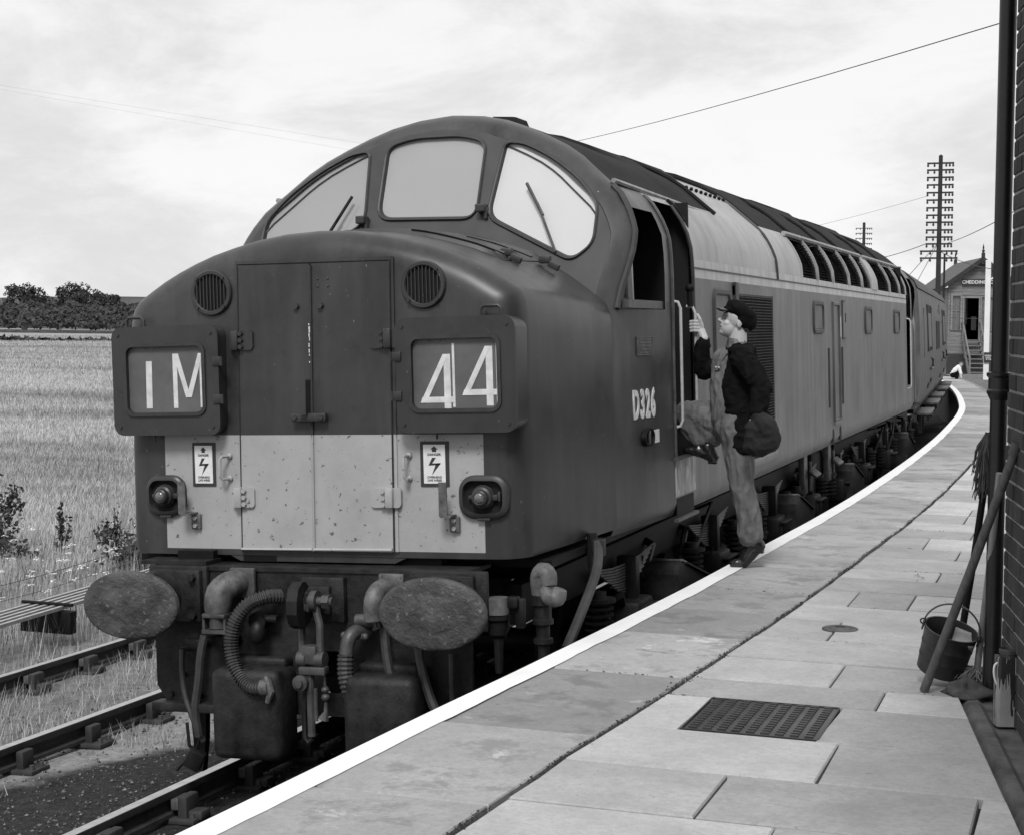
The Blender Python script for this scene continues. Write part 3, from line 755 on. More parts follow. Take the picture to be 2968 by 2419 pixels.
# ================================================================== the locomotive (built in its own frame: x across, y along, z above rail)
L = 20.15
LOCO = empty('diesel_locomotive', rot=(0, CANT, 0))
tag(LOCO, 'dark diesel locomotive with a long nose, pale warning panel and number boxes 1M 44', 'locomotive')
SEC = [(1.33, 1.22), (1.365, 1.30), (1.365, 2.8), (1.36, 2.95), (1.35, 3.05), (1.33, 3.105), (1.31, 3.155), (1.275, 3.22), (1.235, 3.285), (1.19, 3.33), (1.11, 3.40), (1.01, 3.49), (.945, 3.55), (.83, 3.63), (.72, 3.69), (.55, 3.77), (.38, 3.835), (.2, 3.875), (0, 3.89)]
_sz = [q[1] for q in SEC]; _sx = [q[0] for q in SEC]
def secx(z): return float(np.interp(z, _sz, _sx))
def secn(z):
    a, b = max(1.22, z - .03), min(3.889, z + .03); d = Vector((secx(b) - secx(a), b - a)); n_ = Vector((d.y, -d.x)).normalized()
    return n_ if z < 3.885 else Vector((0, 1))
def yf(z): return 1.40 + .5 * (max(z, 2.5) - 2.6)
def taper(x, y, z):
    ye = min(y, L - y)
    if ye < 2.44:
        f = (1.17 + .08 * ye) / 1.365; w = 1 - sstep(2.6, 3.05, z); x *= 1 + (f - 1) * w
    return x
def shell_pt(z, ins): n_ = secn(z); return secx(z) - n_.x * ins, z - n_.y * ins
ROWZ = [1.22, 1.25, 1.30, 1.36, 1.6, 2.0, 2.3, 2.57, 2.70, 2.80, 2.93, 3.05, 3.13, 3.20, 3.30, 3.36, 3.42, 3.49, 3.55, 3.63, 3.70, 3.77, 3.83, 3.87, 3.885, 3.89]
CUTS = [2.40, 2.55, 3.17, 3.7, 4.2, 4.8, 5.4, 6.0, 6.45, 7.1, 7.79]
YC = CUTS + [8.7, 9.75, 11.0, 12.1, 13.0] + [17.0 if abs(c - 3.17) < .01 else L - c for c in CUTS[::-1] if L - c > 13.2 and abs(c - 3.7) > .01]
NEDGE = 4
def colpt(j, z):
    """j: column index; returns y, inset"""
    n_ = len(YC) + 2 * NEDGE
    y0 = 1.39 if z < 2.57 else yf(z)
    E_ = [(0, .12 if z >= 2.57 else 0), (.035, .055 if z >= 2.57 else 0), (.10, .018 if z >= 2.57 else 0), (.185, 0)]
    if j < NEDGE: return y0 + E_[j][0], E_[j][1]
    if j >= n_ - NEDGE: e_ = E_[n_ - 1 - j]; return L - y0 - e_[0], e_[1]
    return YC[j - NEDGE], 0
NC = len(YC) + 2 * NEDGE
parts = {}
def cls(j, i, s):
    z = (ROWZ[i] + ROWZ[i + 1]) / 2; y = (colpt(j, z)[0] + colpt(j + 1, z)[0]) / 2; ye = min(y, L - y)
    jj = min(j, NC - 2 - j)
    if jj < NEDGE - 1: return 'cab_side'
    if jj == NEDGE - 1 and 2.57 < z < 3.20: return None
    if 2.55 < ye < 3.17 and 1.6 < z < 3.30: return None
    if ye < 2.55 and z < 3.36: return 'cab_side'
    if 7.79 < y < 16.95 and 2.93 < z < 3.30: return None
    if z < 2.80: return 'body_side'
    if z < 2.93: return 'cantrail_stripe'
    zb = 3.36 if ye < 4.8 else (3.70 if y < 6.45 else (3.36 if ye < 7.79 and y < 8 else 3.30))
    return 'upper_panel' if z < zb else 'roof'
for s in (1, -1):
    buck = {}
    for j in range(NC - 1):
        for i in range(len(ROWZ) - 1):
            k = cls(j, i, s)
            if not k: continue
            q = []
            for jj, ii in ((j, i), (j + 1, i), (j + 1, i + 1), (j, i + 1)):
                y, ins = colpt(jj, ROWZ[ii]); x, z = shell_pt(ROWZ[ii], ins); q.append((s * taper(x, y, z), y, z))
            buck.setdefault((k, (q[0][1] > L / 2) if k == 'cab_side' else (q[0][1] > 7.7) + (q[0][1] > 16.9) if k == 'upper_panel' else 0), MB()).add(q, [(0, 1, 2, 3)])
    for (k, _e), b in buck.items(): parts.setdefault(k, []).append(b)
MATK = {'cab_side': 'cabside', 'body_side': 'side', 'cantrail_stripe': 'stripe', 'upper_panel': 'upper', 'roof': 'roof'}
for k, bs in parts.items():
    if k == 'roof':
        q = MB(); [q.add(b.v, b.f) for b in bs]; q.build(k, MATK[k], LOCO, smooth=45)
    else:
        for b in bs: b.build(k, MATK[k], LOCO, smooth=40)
# dark inside: floor, cab linings, body sides behind openings
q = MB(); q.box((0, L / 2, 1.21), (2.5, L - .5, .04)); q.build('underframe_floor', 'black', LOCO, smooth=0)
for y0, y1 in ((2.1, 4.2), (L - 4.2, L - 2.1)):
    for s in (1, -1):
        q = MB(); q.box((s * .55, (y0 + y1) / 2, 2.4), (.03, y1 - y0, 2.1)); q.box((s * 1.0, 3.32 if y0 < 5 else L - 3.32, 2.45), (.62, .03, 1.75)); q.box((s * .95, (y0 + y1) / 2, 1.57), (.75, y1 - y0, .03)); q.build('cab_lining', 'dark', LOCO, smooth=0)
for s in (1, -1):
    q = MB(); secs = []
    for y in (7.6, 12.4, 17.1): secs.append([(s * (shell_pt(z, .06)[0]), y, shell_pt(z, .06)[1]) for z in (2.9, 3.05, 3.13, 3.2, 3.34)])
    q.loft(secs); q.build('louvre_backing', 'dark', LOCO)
    # louvre slats, frames and ribs
    q = MB()
    for k in range(13):
        z = 2.945 + k * .0275
        a, b = shell_pt(z, .002), shell_pt(min(z + .02, 3.34), .035)
        for y0, y1 in ((7.82, 13.02), (13.65, 16.98)):
            q.add([(s * a[0], y0, a[1]), (s * a[0], y1, a[1]), (s * b[0], y1, b[1] + .0), (s * b[0], y0, b[1])], [(0, 1, 2, 3)])
    tag(q.build('louvre_slats', 'black', LOCO, smooth=0, fix=False), kind='stuff')
    def rib(y0, y1, ins, name, mat):
        q = MB(); secs = []
        for z in (2.925, 2.99, 3.05, 3.10, 3.15, 3.20, 3.25, 3.31, 3.335):
            a, b = shell_pt(z, ins), shell_pt(z, .05); secs.append([(s * b[0], y0, b[1]), (s * a[0], y0, a[1]), (s * a[0], y1, a[1]), (s * b[0], y1, b[1])])
        q.loft(secs, True, True, True); return q.build(name, mat, LOCO)
    for y in (8.72, 9.77, 11.0, 12.12, 14.95, 16.15): rib(y - .028, y + .028, -.018, 'louvre_rib', 'roof_edge')
    rib(13.04, 13.62, -.01, 'louvre_post', 'upper'); rib(7.76, 7.83, -.006, 'louvre_end_frame', 'upper'); rib(16.96, 17.05, -.006, 'louvre_end_frame', 'upper')
    for y0, y1 in ((7.75, 13.1), (13.35, 17.02)):
        q = MB(); a = shell_pt(3.335, -.02); q.tube([(s * a[0], y0, a[1]), (s * a[0], y1, a[1])], .026, 6); q.build('louvre_top_rail', 'roof_edge', LOCO)
    # gutters, panel joints
    for y0, y1 in ((1.95, 4.5), (L - 4.5, L - 1.95)):
        q = MB(); q.tube([(s * (secx(3.37 - .0 * y) + .018), y, 3.375 - abs(y - (y0 if y0 < 5 else y1)) * .016) for y in np.linspace(y0, y1, 6)], .017, 6); q.build('rain_gutter', 'roof_edge', LOCO)
    q = MB(); q.tube([(s * (shell_pt(z, -.004)[0]), 6.45, shell_pt(z, -.004)[1]) for z in np.linspace(2.87, 3.62, 16)], .016, 6); q.build('panel_joint', 'trim', LOCO)
    q = MB(); q.box((s * 1.364, (3.17 + 17.0) / 2, 2.868), (.006, 13.8, .012)); q.build('cantrail_joint', 'trim', LOCO, smooth=0)
    q = MB(); secs = []
    for z in (3.19, 3.22, 3.26, 3.30, 3.335): a = shell_pt(z, -.02); b = shell_pt(z, .0); secs.append([(s * a[0], 3.2 + (3.335 - z) * .2, a[1]), (s * a[0], 3.25 + (3.335 - z) * .2, a[1]), (s * b[0], 3.25 + (3.335 - z) * .2, b[1]), (s * b[0], 3.2 + (3.335 - z) * .2, b[1])])
    q.loft(secs, True, True, True); q.build('door_drip_strip', 'roof', LOCO)
    q = MB(); a = shell_pt(3.57, -.012)
    for y in np.linspace(4.95, 6.35, 9): q.ell((s * a[0], y, a[1]), (.016, .03, .016), 8, 6)
    tag(q.build('roof_rivets', 'black', LOCO), kind='stuff')
# roof hatches and seams
def roof_panel(y0, y1, xa, xb, up, name='roof_hatch'):
    q = MB(); secs = []
    for y in (y0, y0 + .03, y1 - .03, y1):
        row = []
        for k in range(9):
            x = xa + (xb - xa) * k / 8; z = float(np.interp(abs(x), _sx[::-1], _sz[::-1])); row.append((x, y, z + (up if y0 < y < y1 and 0 < k < 8 else -.01)))
        secs.append(row)
    q.loft(secs); return q.build(name, 'roof', LOCO, smooth=30)
for y0, y1, xa, xb, up in ((2.85, 3.15, .02, .24, .07), (3.4, 4.7, -.75, .75, .025), (5.0, 6.3, -.7, .55, .04), (6.6, 8.3, -.86, .86, .045), (8.5, 10.2, -.9, .9, .05), (10.3, 11.6, -.8, .8, .065), (11.8, 13.9, -.9, .9, .045), (14.0, 15.6, -.75, .75, .06), (15.8, 17.4, -.85, .85, .04)): roof_panel(y0, y1, xa, xb, up)
for y in (4.75, 6.5, 8.42, 10.26, 11.7, 13.95, 15.7):
    q = MB(); q.tube([(sx_ * a, y, b + .012) for a, b, sx_ in [(p[0], p[1], -1) for p in SEC[9:]] + [(p[0], p[1], 1) for p in SEC[9:-1][::-1]]], .02, 6); q.build('roof_seam', 'roof', LOCO)

# ---- a nose and cab front, used at both ends
def make_end(flip):
    T = (lambda p: (p[0], p[1], p[2])) if not flip else (lambda p: (-p[0], L - p[1], p[2]))
    def B(mb, *a, **k): mb.v = [T(v) for v in mb.v]; return mb.build(*a, **k)
    AX_, AZ_ = [0, .22, .40, .54, .68, .82, .95, 1.07, 1.16, 1.28, 1.40], [3.018, 3.008, 2.98, 2.945, 2.905, 2.85, 2.787, 2.715, 2.655, 2.572, 2.48]
    def nsec(y, ins):
        w0 = 1.17 + .08 * max(y, 0) - (.022 if y > 1.38 else 0); w = w0 - ins; xe = w0 - .06; ze = float(np.interp(xe, AX_, AZ_))
        rise = .055 * max(0, min(y, 1.7)) / 1.7
        pts = [(w0, 1.265), (w0 + .012, 1.30), (w0 + .010, ze - .22), (w0 + .004, ze - .14), (w0 - .004, ze - .085), (w0 - .022, ze - .04), (w0 - .042, ze - .014)] + [(xe * t, float(np.interp(xe * t, AX_, AZ_))) for t in (1, .94, .86, .77, .68, .58, .46, .33, .18, 0)]
        out = []
        for x, z in pts:
            zz = z if z < 2.3 else z - ins * .95 * ((z - 2.3) / .72) ** .6 + rise * max(0, (z - 2.45) / .57)
            out.append((x * w / w0, y + .0186 * (z - 1.3) * (1 if y < .3 else max(0, 1 - (y - .3))), zz))
        return out
    secs = []
    rr = .145
    for k in range(7):
        th = math.pi / 2 * k / 6; secs.append((rr * (1 - math.cos(th)), rr * (1 - math.sin(th))))
    secs += [(.35, 0), (.7, 0), (1.1, 0), (1.38, 0), (1.39, 0), (1.8, 0), (2.1, 0)]
    full = []
    for y, ins in secs:
        h = nsec(y, ins); full.append(h + [(-x, yy, z) for x, yy, z in h[:-1][::-1]])
    q = MB(); q.loft(full, False, True, False); B(q, 'nose', 'nose', LOCO, smooth=50)
    q = MB(); q.plate([(-1.02, 1.285), (-.93, 1.262), (-.53, 1.262), (-.47, 1.232), (.45, 1.232), (.52, 1.262), (.93, 1.262), (1.02, 1.285)][::-1], [], lambda a, b: (a, .004, b), lambda a, b: (a, .3, b)); B(q, 'nose_skirt', 'nose', LOCO, smooth=0)
    # windscreen frame with three openings
    zs = [2.45, 2.6, 2.8, 2.93, 3.05, 3.13, 3.20, 3.26, 3.32, 3.38, 3.45, 3.52, 3.58, 3.64, 3.70, 3.75, 3.80, 3.84, 3.87, 3.885]
    half = []
    for z in zs: x, z2 = shell_pt(z, .12 if z >= 2.57 else .06); half.append((taper(x, 1.5, z2), z2))
    outer = half + [(0, 3.77)] + [(-x, z) for x, z in half[::-1]]
    win_c = roundpoly([(-.325, 3.20), (.335, 3.175), (.328, 3.665), (.16, 3.715), (-.17, 3.72), (-.34, 3.675)], [.09, .09, .07, .2, .2, .07])
    wr = roundpoly([(.425, 3.175), (1.0, 2.88), (1.12, 2.975), (1.12, 3.215), (.99, 3.38), (.78, 3.54), (.59, 3.635), (.475, 3.65)], [.08, .06, .06, .06, .2, .2, .05, .04])
    wl2 = [(-x, z) for x, z in wr[::-1]]
    fr = lambda a, b: (a, yf(b), b); bk = lambda a, b: (a, yf(b) + .05, b)
    q = MB(); q.plate(outer, [win_c, wr, wl2], fr, bk); B(q, 'windscreen_frame', 'frame', LOCO, smooth=30)
    for wpts, gm in ((win_c, 'skypane_c'), (wr, 'skypane_r'), (wl2, 'skypane_l')):
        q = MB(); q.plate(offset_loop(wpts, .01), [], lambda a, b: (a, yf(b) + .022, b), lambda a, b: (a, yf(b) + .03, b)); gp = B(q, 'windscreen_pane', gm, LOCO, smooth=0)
        q = MB(); l1, l0 = offset_loop(wpts, .022), offset_loop(wpts, -.006)
        secs2 = []
        for u, w in zip(l1, l0): secs2.append([(u[0], yf(u[1]) - .001, u[1]), (u[0] * .7 + w[0] * .3, yf(u[1]) - .014, u[1] * .7 + w[1] * .3), (u[0] * .3 + w[0] * .7, yf(w[1]) - .012, u[1] * .3 + w[1] * .7), (w[0], yf(w[1]) + .022, w[1])])
        secs2.append(secs2[0]); q.loft(secs2); B(q, 'rubber_surround', 'trim', gp)
    # thin seam line on the frame
    q = MB(); q.tube([(x * .965, yf(z) - .001, z - .03) for x, z in outer if z > 2.9], .005, 5); B(q, 'frame_seam', 'trim', LOCO)
    return B
B = make_end(False); make_end(True)
# front details -------------------------------------------------------------
def yl(z): return .0186 * (z - 1.3)
def MF(x, y, z): return Matrix(((1, 0, 0, x), (0, 0, -1, y), (0, 1, 0, z), (0, 0, 0, 1)))     # text facing the front
def MS(x, y, z): return Matrix(((0, 0, 1, x), (1, 0, 0, y), (0, 1, 0, z), (0, 0, 0, 1)))      # text facing the platform
def fplate(loop, holes, y0, y1, name, mat, parent=LOCO, smooth=0):
    q = MB(); q.plate(loop, holes, lambda a, b: (a, y0 + yl(b), b), lambda a, b: (a, y1 + yl(b), b)); return q.build(name, mat, parent, smooth=smooth)
DL = fplate([(-.449, 1.28), (-.018, 1.284), (-.004, 2.838), (-.436, 2.846)], [], -.012, .03, 'nose_door', 'nose')
DR = fplate([(-.010, 1.284), (.450, 1.288), (.462, 2.834), (.006, 2.838)], [], -.012, .03, 'nose_door', 'nose')
fplate([(-.45, 2.852), (.474, 2.84), (.478, 2.858), (-.45, 2.868)], [], -.010, .02, 'door_top_trim', 'nose')
fplate([(.463, 1.29), (.480, 1.29), (.486, 2.855), (.470, 2.855)], [], -.008, .02, 'door_side_trim', 'nose')
q = MB(); q.tube([(-.012, -.018 + yl(1.3), 1.29), (.003, -.018 + yl(2.8), 2.83)], .009, 6); q.build('door_centre_strip', 'nose', LOCO)
for pts in ([(-.447, 1.284), (-.02, 1.288)], [(-.008, 1.288), (.448, 1.292)]):
    q = MB(); q.tube([(pts[0][0], -.02, pts[0][1] + .014), (pts[1][0], -.02, pts[1][1] + .014)], .010, 6); q.build('door_bottom_bead', 'nose', LOCO)
q = MB(); q.tube([(-.449, -.014 + yl(1.3), 1.285), (-.436, -.014 + yl(2.8), 2.84)], .0035, 4); q.build('door_gap', 'trim', LOCO); q = MB(); q.tube([(.4555, -.012 + yl(1.3), 1.285), (.466, -.012 + yl(2.8), 2.84)], .004, 4); q.build('door_gap', 'trim', LOCO)
# hinges
def hinge(x0, x1, z0, z1, bx_, light, flipx):
    h = fplate(rrect((x0 + x1) / 2, (z0 + z1) / 2, x1 - x0, z1 - z0, .02, 3), [], -.026, -.002, 'door_hinge', 'nose')
    q = MB(); zc = (z0 + z1) / 2; kx = bx_ - .035 * flipx
    q.box((kx, -.03 + yl(zc), zc), (.045, .035, (z1 - z0) * 1.02), bev=.008)
    q.build('hinge_knuckle', 'nose', h)
    q = MB()
    for k in (-1, 0, 1): q.cyl((bx_, -.024 + yl(zc), zc + k * .036), (bx_, -.044 + yl(zc), zc + k * .036), .0135, n=6)
    q.build('hinge_bolts', 'nose', h)
hinge(-.489, -.348, 2.385, 2.492, -.418, 0, 1); hinge(.348, .505, 2.375, 2.480, .418, 0, -1)
hinge(-.497, -.36, 1.527, 1.638, -.420, 1, 1); hinge(.334, .507, 1.532, 1.636, .408, 1, -1)
# latch
q = MB(); q.plate([(-.045, 2.03), (-.008, 2.03), (-.006, 2.215), (-.014, 2.222), (-.043, 2.215)], [], lambda a, b: (a, -.085 + yl(b), b), lambda a, b: (a, -.012, b)); q.build('door_latch', 'nose', LOCO, smooth=0)
q = MB(); q.box((-.008, -.03, 2.016), (.205, .035, .045), bev=.006); q.cyl((-.088, -.04, 2.016), (-.088, -.056, 2.016), .014, n=6); q.cyl((.07, -.04, 2.016), (.07, -.056, 2.016), .014, n=6); q.build('latch_bar', 'nose', LOCO)
for x, z in ((-.083, 2.612), (.062, 2.612)):
    q = MB(); q.cyl((x, -.01 + yl(z), z), (x, -.034 + yl(z), z), .017, n=6); q.build('door_stud', 'nose', LOCO)
q = MB()
for x in (.045, .105):
    for z in (2.715, 2.755): q.ell((x, -.012 + yl(z), z), (.007, .006, .007), 8, 5)
tag(q.build('door_rivets', 'nose', LOCO), kind='stuff')
# chipped white paint on the centre strip
q = MB()
for z in (2.515, 2.495, 2.475, 2.455, 2.43, 2.40, 2.37, 2.345, 2.31): q.box((-.004 + random.uniform(-.002, .002), -.0285 + yl(z), z + random.uniform(-.006, .006)), (random.uniform(.004, .009), .002, random.uniform(.004, .026)))
tag(q.build('paint_chips', 'letter', LOCO, smooth=0), kind='stuff')
# grilles
for gx, gz in ((-.603, 2.703), (.655, 2.702)):
    gy = yl(2.7)
    q = MB(); q.lathe((gx, gy + .01, gz), (0, -1, 0), [(.126, 0), (.126, .022), (.120, .030), (.104, .030), (.098, .024), (.098, .006)], 36); ring = q.build('horn_grille', 'nosed', LOCO)
    q = MB(); q.cyl((gx, gy + .004, gz), (gx, gy - .003, gz), .1, n=32); q.build('grille_recess', 'dark', ring)
    for k in range(9):
        dx = -.084 + k * .021; hh = math.sqrt(.0975 ** 2 - dx ** 2)
        q = MB(); q.box((gx + dx, gy - .012, gz), (.005, .012, 2 * hh)); q.build('grille_bar', 'nosed', ring, smooth=0)
    q = MB()
    for a in (45, 135, 225, 315): q.cyl((gx + .113 * math.cos(R(a)), gy - .018, gz + .113 * math.sin(R(a))), (gx + .113 * math.cos(R(a)), gy - .03, gz + .113 * math.sin(R(a))), .0095, n=6)
    tag(q.build('grille_bolts', 'nosed', ring), kind='stuff')
# number boxes
for s, cx in ((-1, -.852), (1, .857)):
    q = MB(); o1 = rrect(cx, 2.229, .655, .59, .06, 5)
    secs = [[(x, -.055, z) for x, z in o1], [(x, .10, z) for x, z in o1], [(cx + (x - cx) * .97, .42, 2.229 + (z - 2.229) * .96) for x, z in o1]]
    q.loft(secs, True, True, True); box = q.build('headcode_box', 'nosed', LOCO, smooth=40)
    wn_ = rrect(cx - .003, 2.236, .488, .378, .045, 5)
    q = MB(); q.plate(rrect(cx, 2.229, .665, .60, .06, 5), [wn_], lambda a, b: (a, -.082, b), lambda a, b: (a, -.056, b)); dr = q.build('box_door', 'nosed', box, smooth=0)
    q = MB(); a, b = offset_loop(wn_, .012), offset_loop(wn_, -.008); secs2 = [[(u[0], -.082, u[1]), (u[0], -.092, u[1]), (w[0], -.092, w[1]), (w[0], -.06, w[1])] for u, w in zip(a, b)]; secs2.append(secs2[0]); q.loft(secs2); q.build('window_rim', 'trim', box)
    q = MB(); q.plate(offset_loop(wn_, .004), [], lambda a, b: (a, -.064, b), lambda a, b: (a, -.0565, b)); q.build('headcode_blind', 'blind', box, smooth=0)
    q = MB()
    hx = cx + s * -.338
    for dz in (.10, -.105): q = MB(); q.box((hx + s * .012, -.086, 2.229 + dz), (.055, .012, .05), bev=.004); q.cyl((hx - s * .016, -.088, 2.229 + dz - .025), (hx - s * .016, -.088, 2.229 + dz + .025), .009, n=8); q.build('box_hinge', 'nosed', box)
    q = MB()
    for dx, dz in ((-.29, -.255), (.29, -.255), (.29, .255), (-.29, .255)): q.cyl((cx + dx, -.08, 2.229 + dz), (cx + dx, -.09, 2.229 + dz), .008, n=6)
    q.build('box_bolts', 'nosed', box)
    hx = cx + s * .155 - (.06 if s < 0 else 0) + (-.0 if s < 0 else .03)
    q = MB(); q.tube([(hx - .055, -.02, 2.52), (hx - .055, -.02, 2.565), (hx - .04, -.02, 2.58), (hx + .04, -.02, 2.58), (hx + .055, -.02, 2.565), (hx + .055, -.02, 2.52)], .0095, 8); q.build('lifting_handle', 'nosed', LOCO)
    q = MB(); q.cyl((cx - .11 if s < 0 else cx - .13, -.03, 1.895), (cx - .11 if s < 0 else cx - .13, -.03, 1.94), .006, n=6); q.build('drain_pipe', 'nosed', box)
    BOX = box
    if s < 0: boxL = box
    else: boxR = box
def stroke(pts, w, name, parent, y=-.0655):
    q = MB(); a, b = Vector(pts[0]), Vector(pts[1]); q.add([(pts[k][0], y, pts[k][1]) for k in range(4)] + [(pts[k][0], y + .0012, pts[k][1]) for k in range(4)], [(0, 1, 2, 3), (7, 6, 5, 4), (0, 4, 5, 1), (1, 5, 6, 2), (2, 6, 7, 3), (3, 7, 4, 0)]); return q
def glyph(strokes, parent):
    q = MB()
    for i, p in enumerate(strokes):
        y = -.0655 - .0007 * i
        q.add([(a, y, b) for a, b in p] + [(a, -.0641, b) for a, b in p], [tuple(range(len(p)))] + [(k, len(p) + k, len(p) + (k + 1) % len(p), (k + 1) % len(p)) for k in range(len(p))])
    return q.build('headcode_character', 'letter', parent, smooth=0)
glyph([[(-.980, 2.337), (-.943, 2.337), (-.947, 2.077), (-.984, 2.077)]], boxL)
glyph([[(-.812, 2.375), (-.785, 2.375), (-.785, 2.077), (-.812, 2.077)], [(-.645, 2.375), (-.617, 2.375), (-.617, 2.079), (-.645, 2.079)], [(-.806, 2.375), (-.776, 2.375), (-.706, 2.135), (-.734, 2.135)], [(-.651, 2.375), (-.623, 2.375), (-.698, 2.135), (-.730, 2.135)]], boxL)
for dx, dz, cx_ in ((0, 0, .0), (.2335, .036, 0)):
    S4 = lambda p: [(a + dx, b + dz) for a, b in p]
    glyph([S4([(.789, 2.336), (.826, 2.336), (.826, 2.030), (.789, 2.030)]), S4([(.655, 2.085), (.850, 2.085), (.850, 2.115), (.667, 2.115)]), S4([(.655, 2.085), (.689, 2.085), (.817, 2.336), (.786, 2.336)])], boxR)
q = MB(); q.box((.843, -.0645, 2.226), (.013, .001, .33)); q.box((1.083, -.0645, 2.226), (.010, .001, .33)); q.build('blind_divider', 'letter', boxR, smooth=0)
for cx, par in ((-.935, boxL), (.745, boxR)):
    q = MB(); q.plate([(cx + .055 * math.cos(R(a)), 2.413 - .022 * math.sin(R(a))) for a in range(0, 181, 20)], [], lambda a, b: (a, -.0648, b), lambda a, b: (a, -.0642, b)); q.build('blind_mark', 'palefit', par, smooth=0)
# warning plates
for cx, cz, w, h in ((-.678, 1.762, .144, .242), (.695, 1.762, .162, .238)):
    y = -.004 + yl(1.76)
    bp = fplate(rrect(cx, cz, w, h, .003, 1), [], -.004, .002, 'warning_plate', 'ink')
    q = MB(); q.plate(rrect(cx, cz, w * .76, h * .86, .002, 1), [], lambda a, b: (a, y - .004, b), lambda a, b: (a, y, b)); q.build('plate_face', 'white', bp, smooth=0)
    yy = y - .0046; sx, sz = w / .162, h / .238
    def pl(pts):
        q.add([(cx + a * sx, yy, cz + b * sz) for a, b in pts] + [(cx + a * sx, yy + .0012, cz + b * sz) for a, b in pts], [tuple(range(len(pts))), tuple(range(2 * len(pts) - 1, len(pts) - 1, -1))])
    q = MB(); pl([(0, .095), (-.022, .077), (-.012, .077), (-.012, .064), (.012, .064), (.012, .077), (.022, .077)]); q.build('arrow_mark', 'ink', bp, smooth=0, fix=False)
    q = MB(); pl([(-.012, .034), (.010, .034), (-.012, .004), (-.034, -.008)]); pl([(-.034, -.008), (-.012, .004), (.036, .006), (.032, -.004)]); pl([(.008, -.001), (.036, .004), (-.016, -.060)]); q.build('lightning_mark', 'ink', bp, smooth=0, fix=False)
    text_mesh('plate_lettering', 'DANGER', .017, 'ink', bp, MF(cx, yy, cz + .050 * sz), .0004, .0006, sx * 1.1)
    text_mesh('plate_lettering', 'OVERHEAD\nLIVE WIRES', .0165, 'ink', bp, MF(cx, yy, cz - .078 * sz), .0004, .0005, sx * .98)
# grab handles
for x in (-.545, .545):
    q = MB(); z0, z1 = 1.685, 1.808
    q.tube([(x + .03 * (1 if x < 0 else .2), -.002, z1), (x + .01 * (1 if x < 0 else .2), -.05, z1), (x, -.056, z1 - .015), (x, -.056, z0 + .015), (x + .01, -.05, z0), (x + .03 * (1 if x < 0 else .2), -.002, z0)], .0085, 8); q.ell((x + .028 * (1 if x < 0 else .2), 0, z1), (.017, .012, .017)); q.ell((x + .028 * (1 if x < 0 else .2), 0, z0), (.017, .012, .017)); q.build('grab_handle', 'nose', LOCO)
# lamp irons
for s, x in ((-1, -.75), (1, .785)):
    q = MB(); q.box((x + (.02), -.012 + yl(1.45), 1.447), (.058, .02, .085), bev=.006)
    q.box((x - s * .0, -.05, 1.494), (.06, .09, .01)); q.box((x - .012 if s > 0 else x - .02, -.09, 1.585), (.045, .008, .178)); li = q.build('lamp_iron', 'palefit', LOCO, smooth=0)
    q = MB()
    for dz in (-.022, .02): q.cyl((x + .02, -.02 + yl(1.45), 1.447 + dz), (x + .02, -.036 + yl(1.45), 1.447 + dz), .012, n=6)
    q.build('bracket_bolts', 'nose', li)
# marker lights
for s, x in ((-1, -.915), (1, .972)):
    z = 1.59; y = yl(z)
    o_ = rrect(x, z, .245 if s < 0 else .275, .228, .085, 6)
    i_ = rrect(x - .003, z, (.245 if s < 0 else .275) - .055, .228 - .055, .055, 6)
    q = MB(); a = [(u, y - .034, w) for u, w in offset_loop(o_, -.012)]; secs = [[(u, y + .03, w) for u, w in o_], [(u, y - .022, w) for u, w in o_], a, [(u, y - .036, w) for u, w in i_], [(u, y + .01, w) for u, w in offset_loop(i_, -.006)]]
    q.loft(secs, True); mk = q.build('marker_light', 'nosed', LOCO, smooth=40)
    q = MB(); q.plate(i_, [], lambda a, b: (a, y - .003, b), lambda a, b: (a, y + .01, b)); q.build('light_recess', 'dark', mk, smooth=0)
    q = MB(); q.lathe((x - .005, y, z), (0, -1, 0), [(.064, 0), (.064, .022), (.058, .03), (.055, .045), (.044, .052), (.040, .075), (.033, .08), (.029, .078)], 24); q.build('lamp_body', 'nosed', mk)
    q = MB(); q.ell((x - .005, y - .075, z), (.029, .016, .029), 16, 10); q.build('lamp_lens', 'lens', mk)
    q = MB(); q.box((x - .005 + .07, y - .02, z), (.03, .03, .03), bev=.004); q.box((x - .005 - .068, y - .02, z), (.02, .02, .02), bev=.003); q.box((x + .092 * (1), y - .03, z + .005), (.012, .03, .05), bev=.003); q.build('lamp_clip', 'nosed', mk)
    q = MB(); q.box((x, y - .02, z - .116), (.07, .025, .014), bev=.003); q.build('rim_lip', 'nosed', mk)
# wipers and small brackets, the bonnet hatch ahead of the windscreen
def wiper(pts, blade_, mat):
    q = MB(); q.tube(pts, .009, 6); w_ = q.build('windscreen_wiper', mat, LOCO)
    q = MB(); q.tube(blade_, .011, 5); q.build('wiper_blade', mat, w_)
wiper([(.905, yf(2.93) - .03, 2.925), (.83, yf(3.1) - .04, 3.07), (.74, yf(3.28) - .03, 3.24)], [(.79, yf(3.18) - .03, 3.16), (.66, yf(3.37) - .03, 3.37)], 'fit')
wiper([(-.62, yf(3.15) - .04, 3.15), (-.575, yf(3.2) - .05, 3.22)], [(-.63, yf(3.12) - .05, 3.12), (-.52, yf(3.34) - .04, 3.35)], 'black')
for x, z in ((-.42, 3.19), (.385, 3.225)):
    q = MB(); q.box((x, yf(z) - .04, z), (.06, .09, .05), bev=.008); q.box((x + .03, yf(z) - .03, z - .03), (.02, .05, .07)); q.build('washer_jet', 'trim', LOCO, smooth=0)
def nosez(x, y): return float(np.interp(abs(x), [0, .22, .40, .54, .68, .82, .95, 1.07], [3.018, 3.008, 2.98, 2.945, 2.905, 2.85, 2.795, 2.70])) + .055 * min(max(y, 0), 1.7) / 1.7 * .85
q = MB(); secs = []
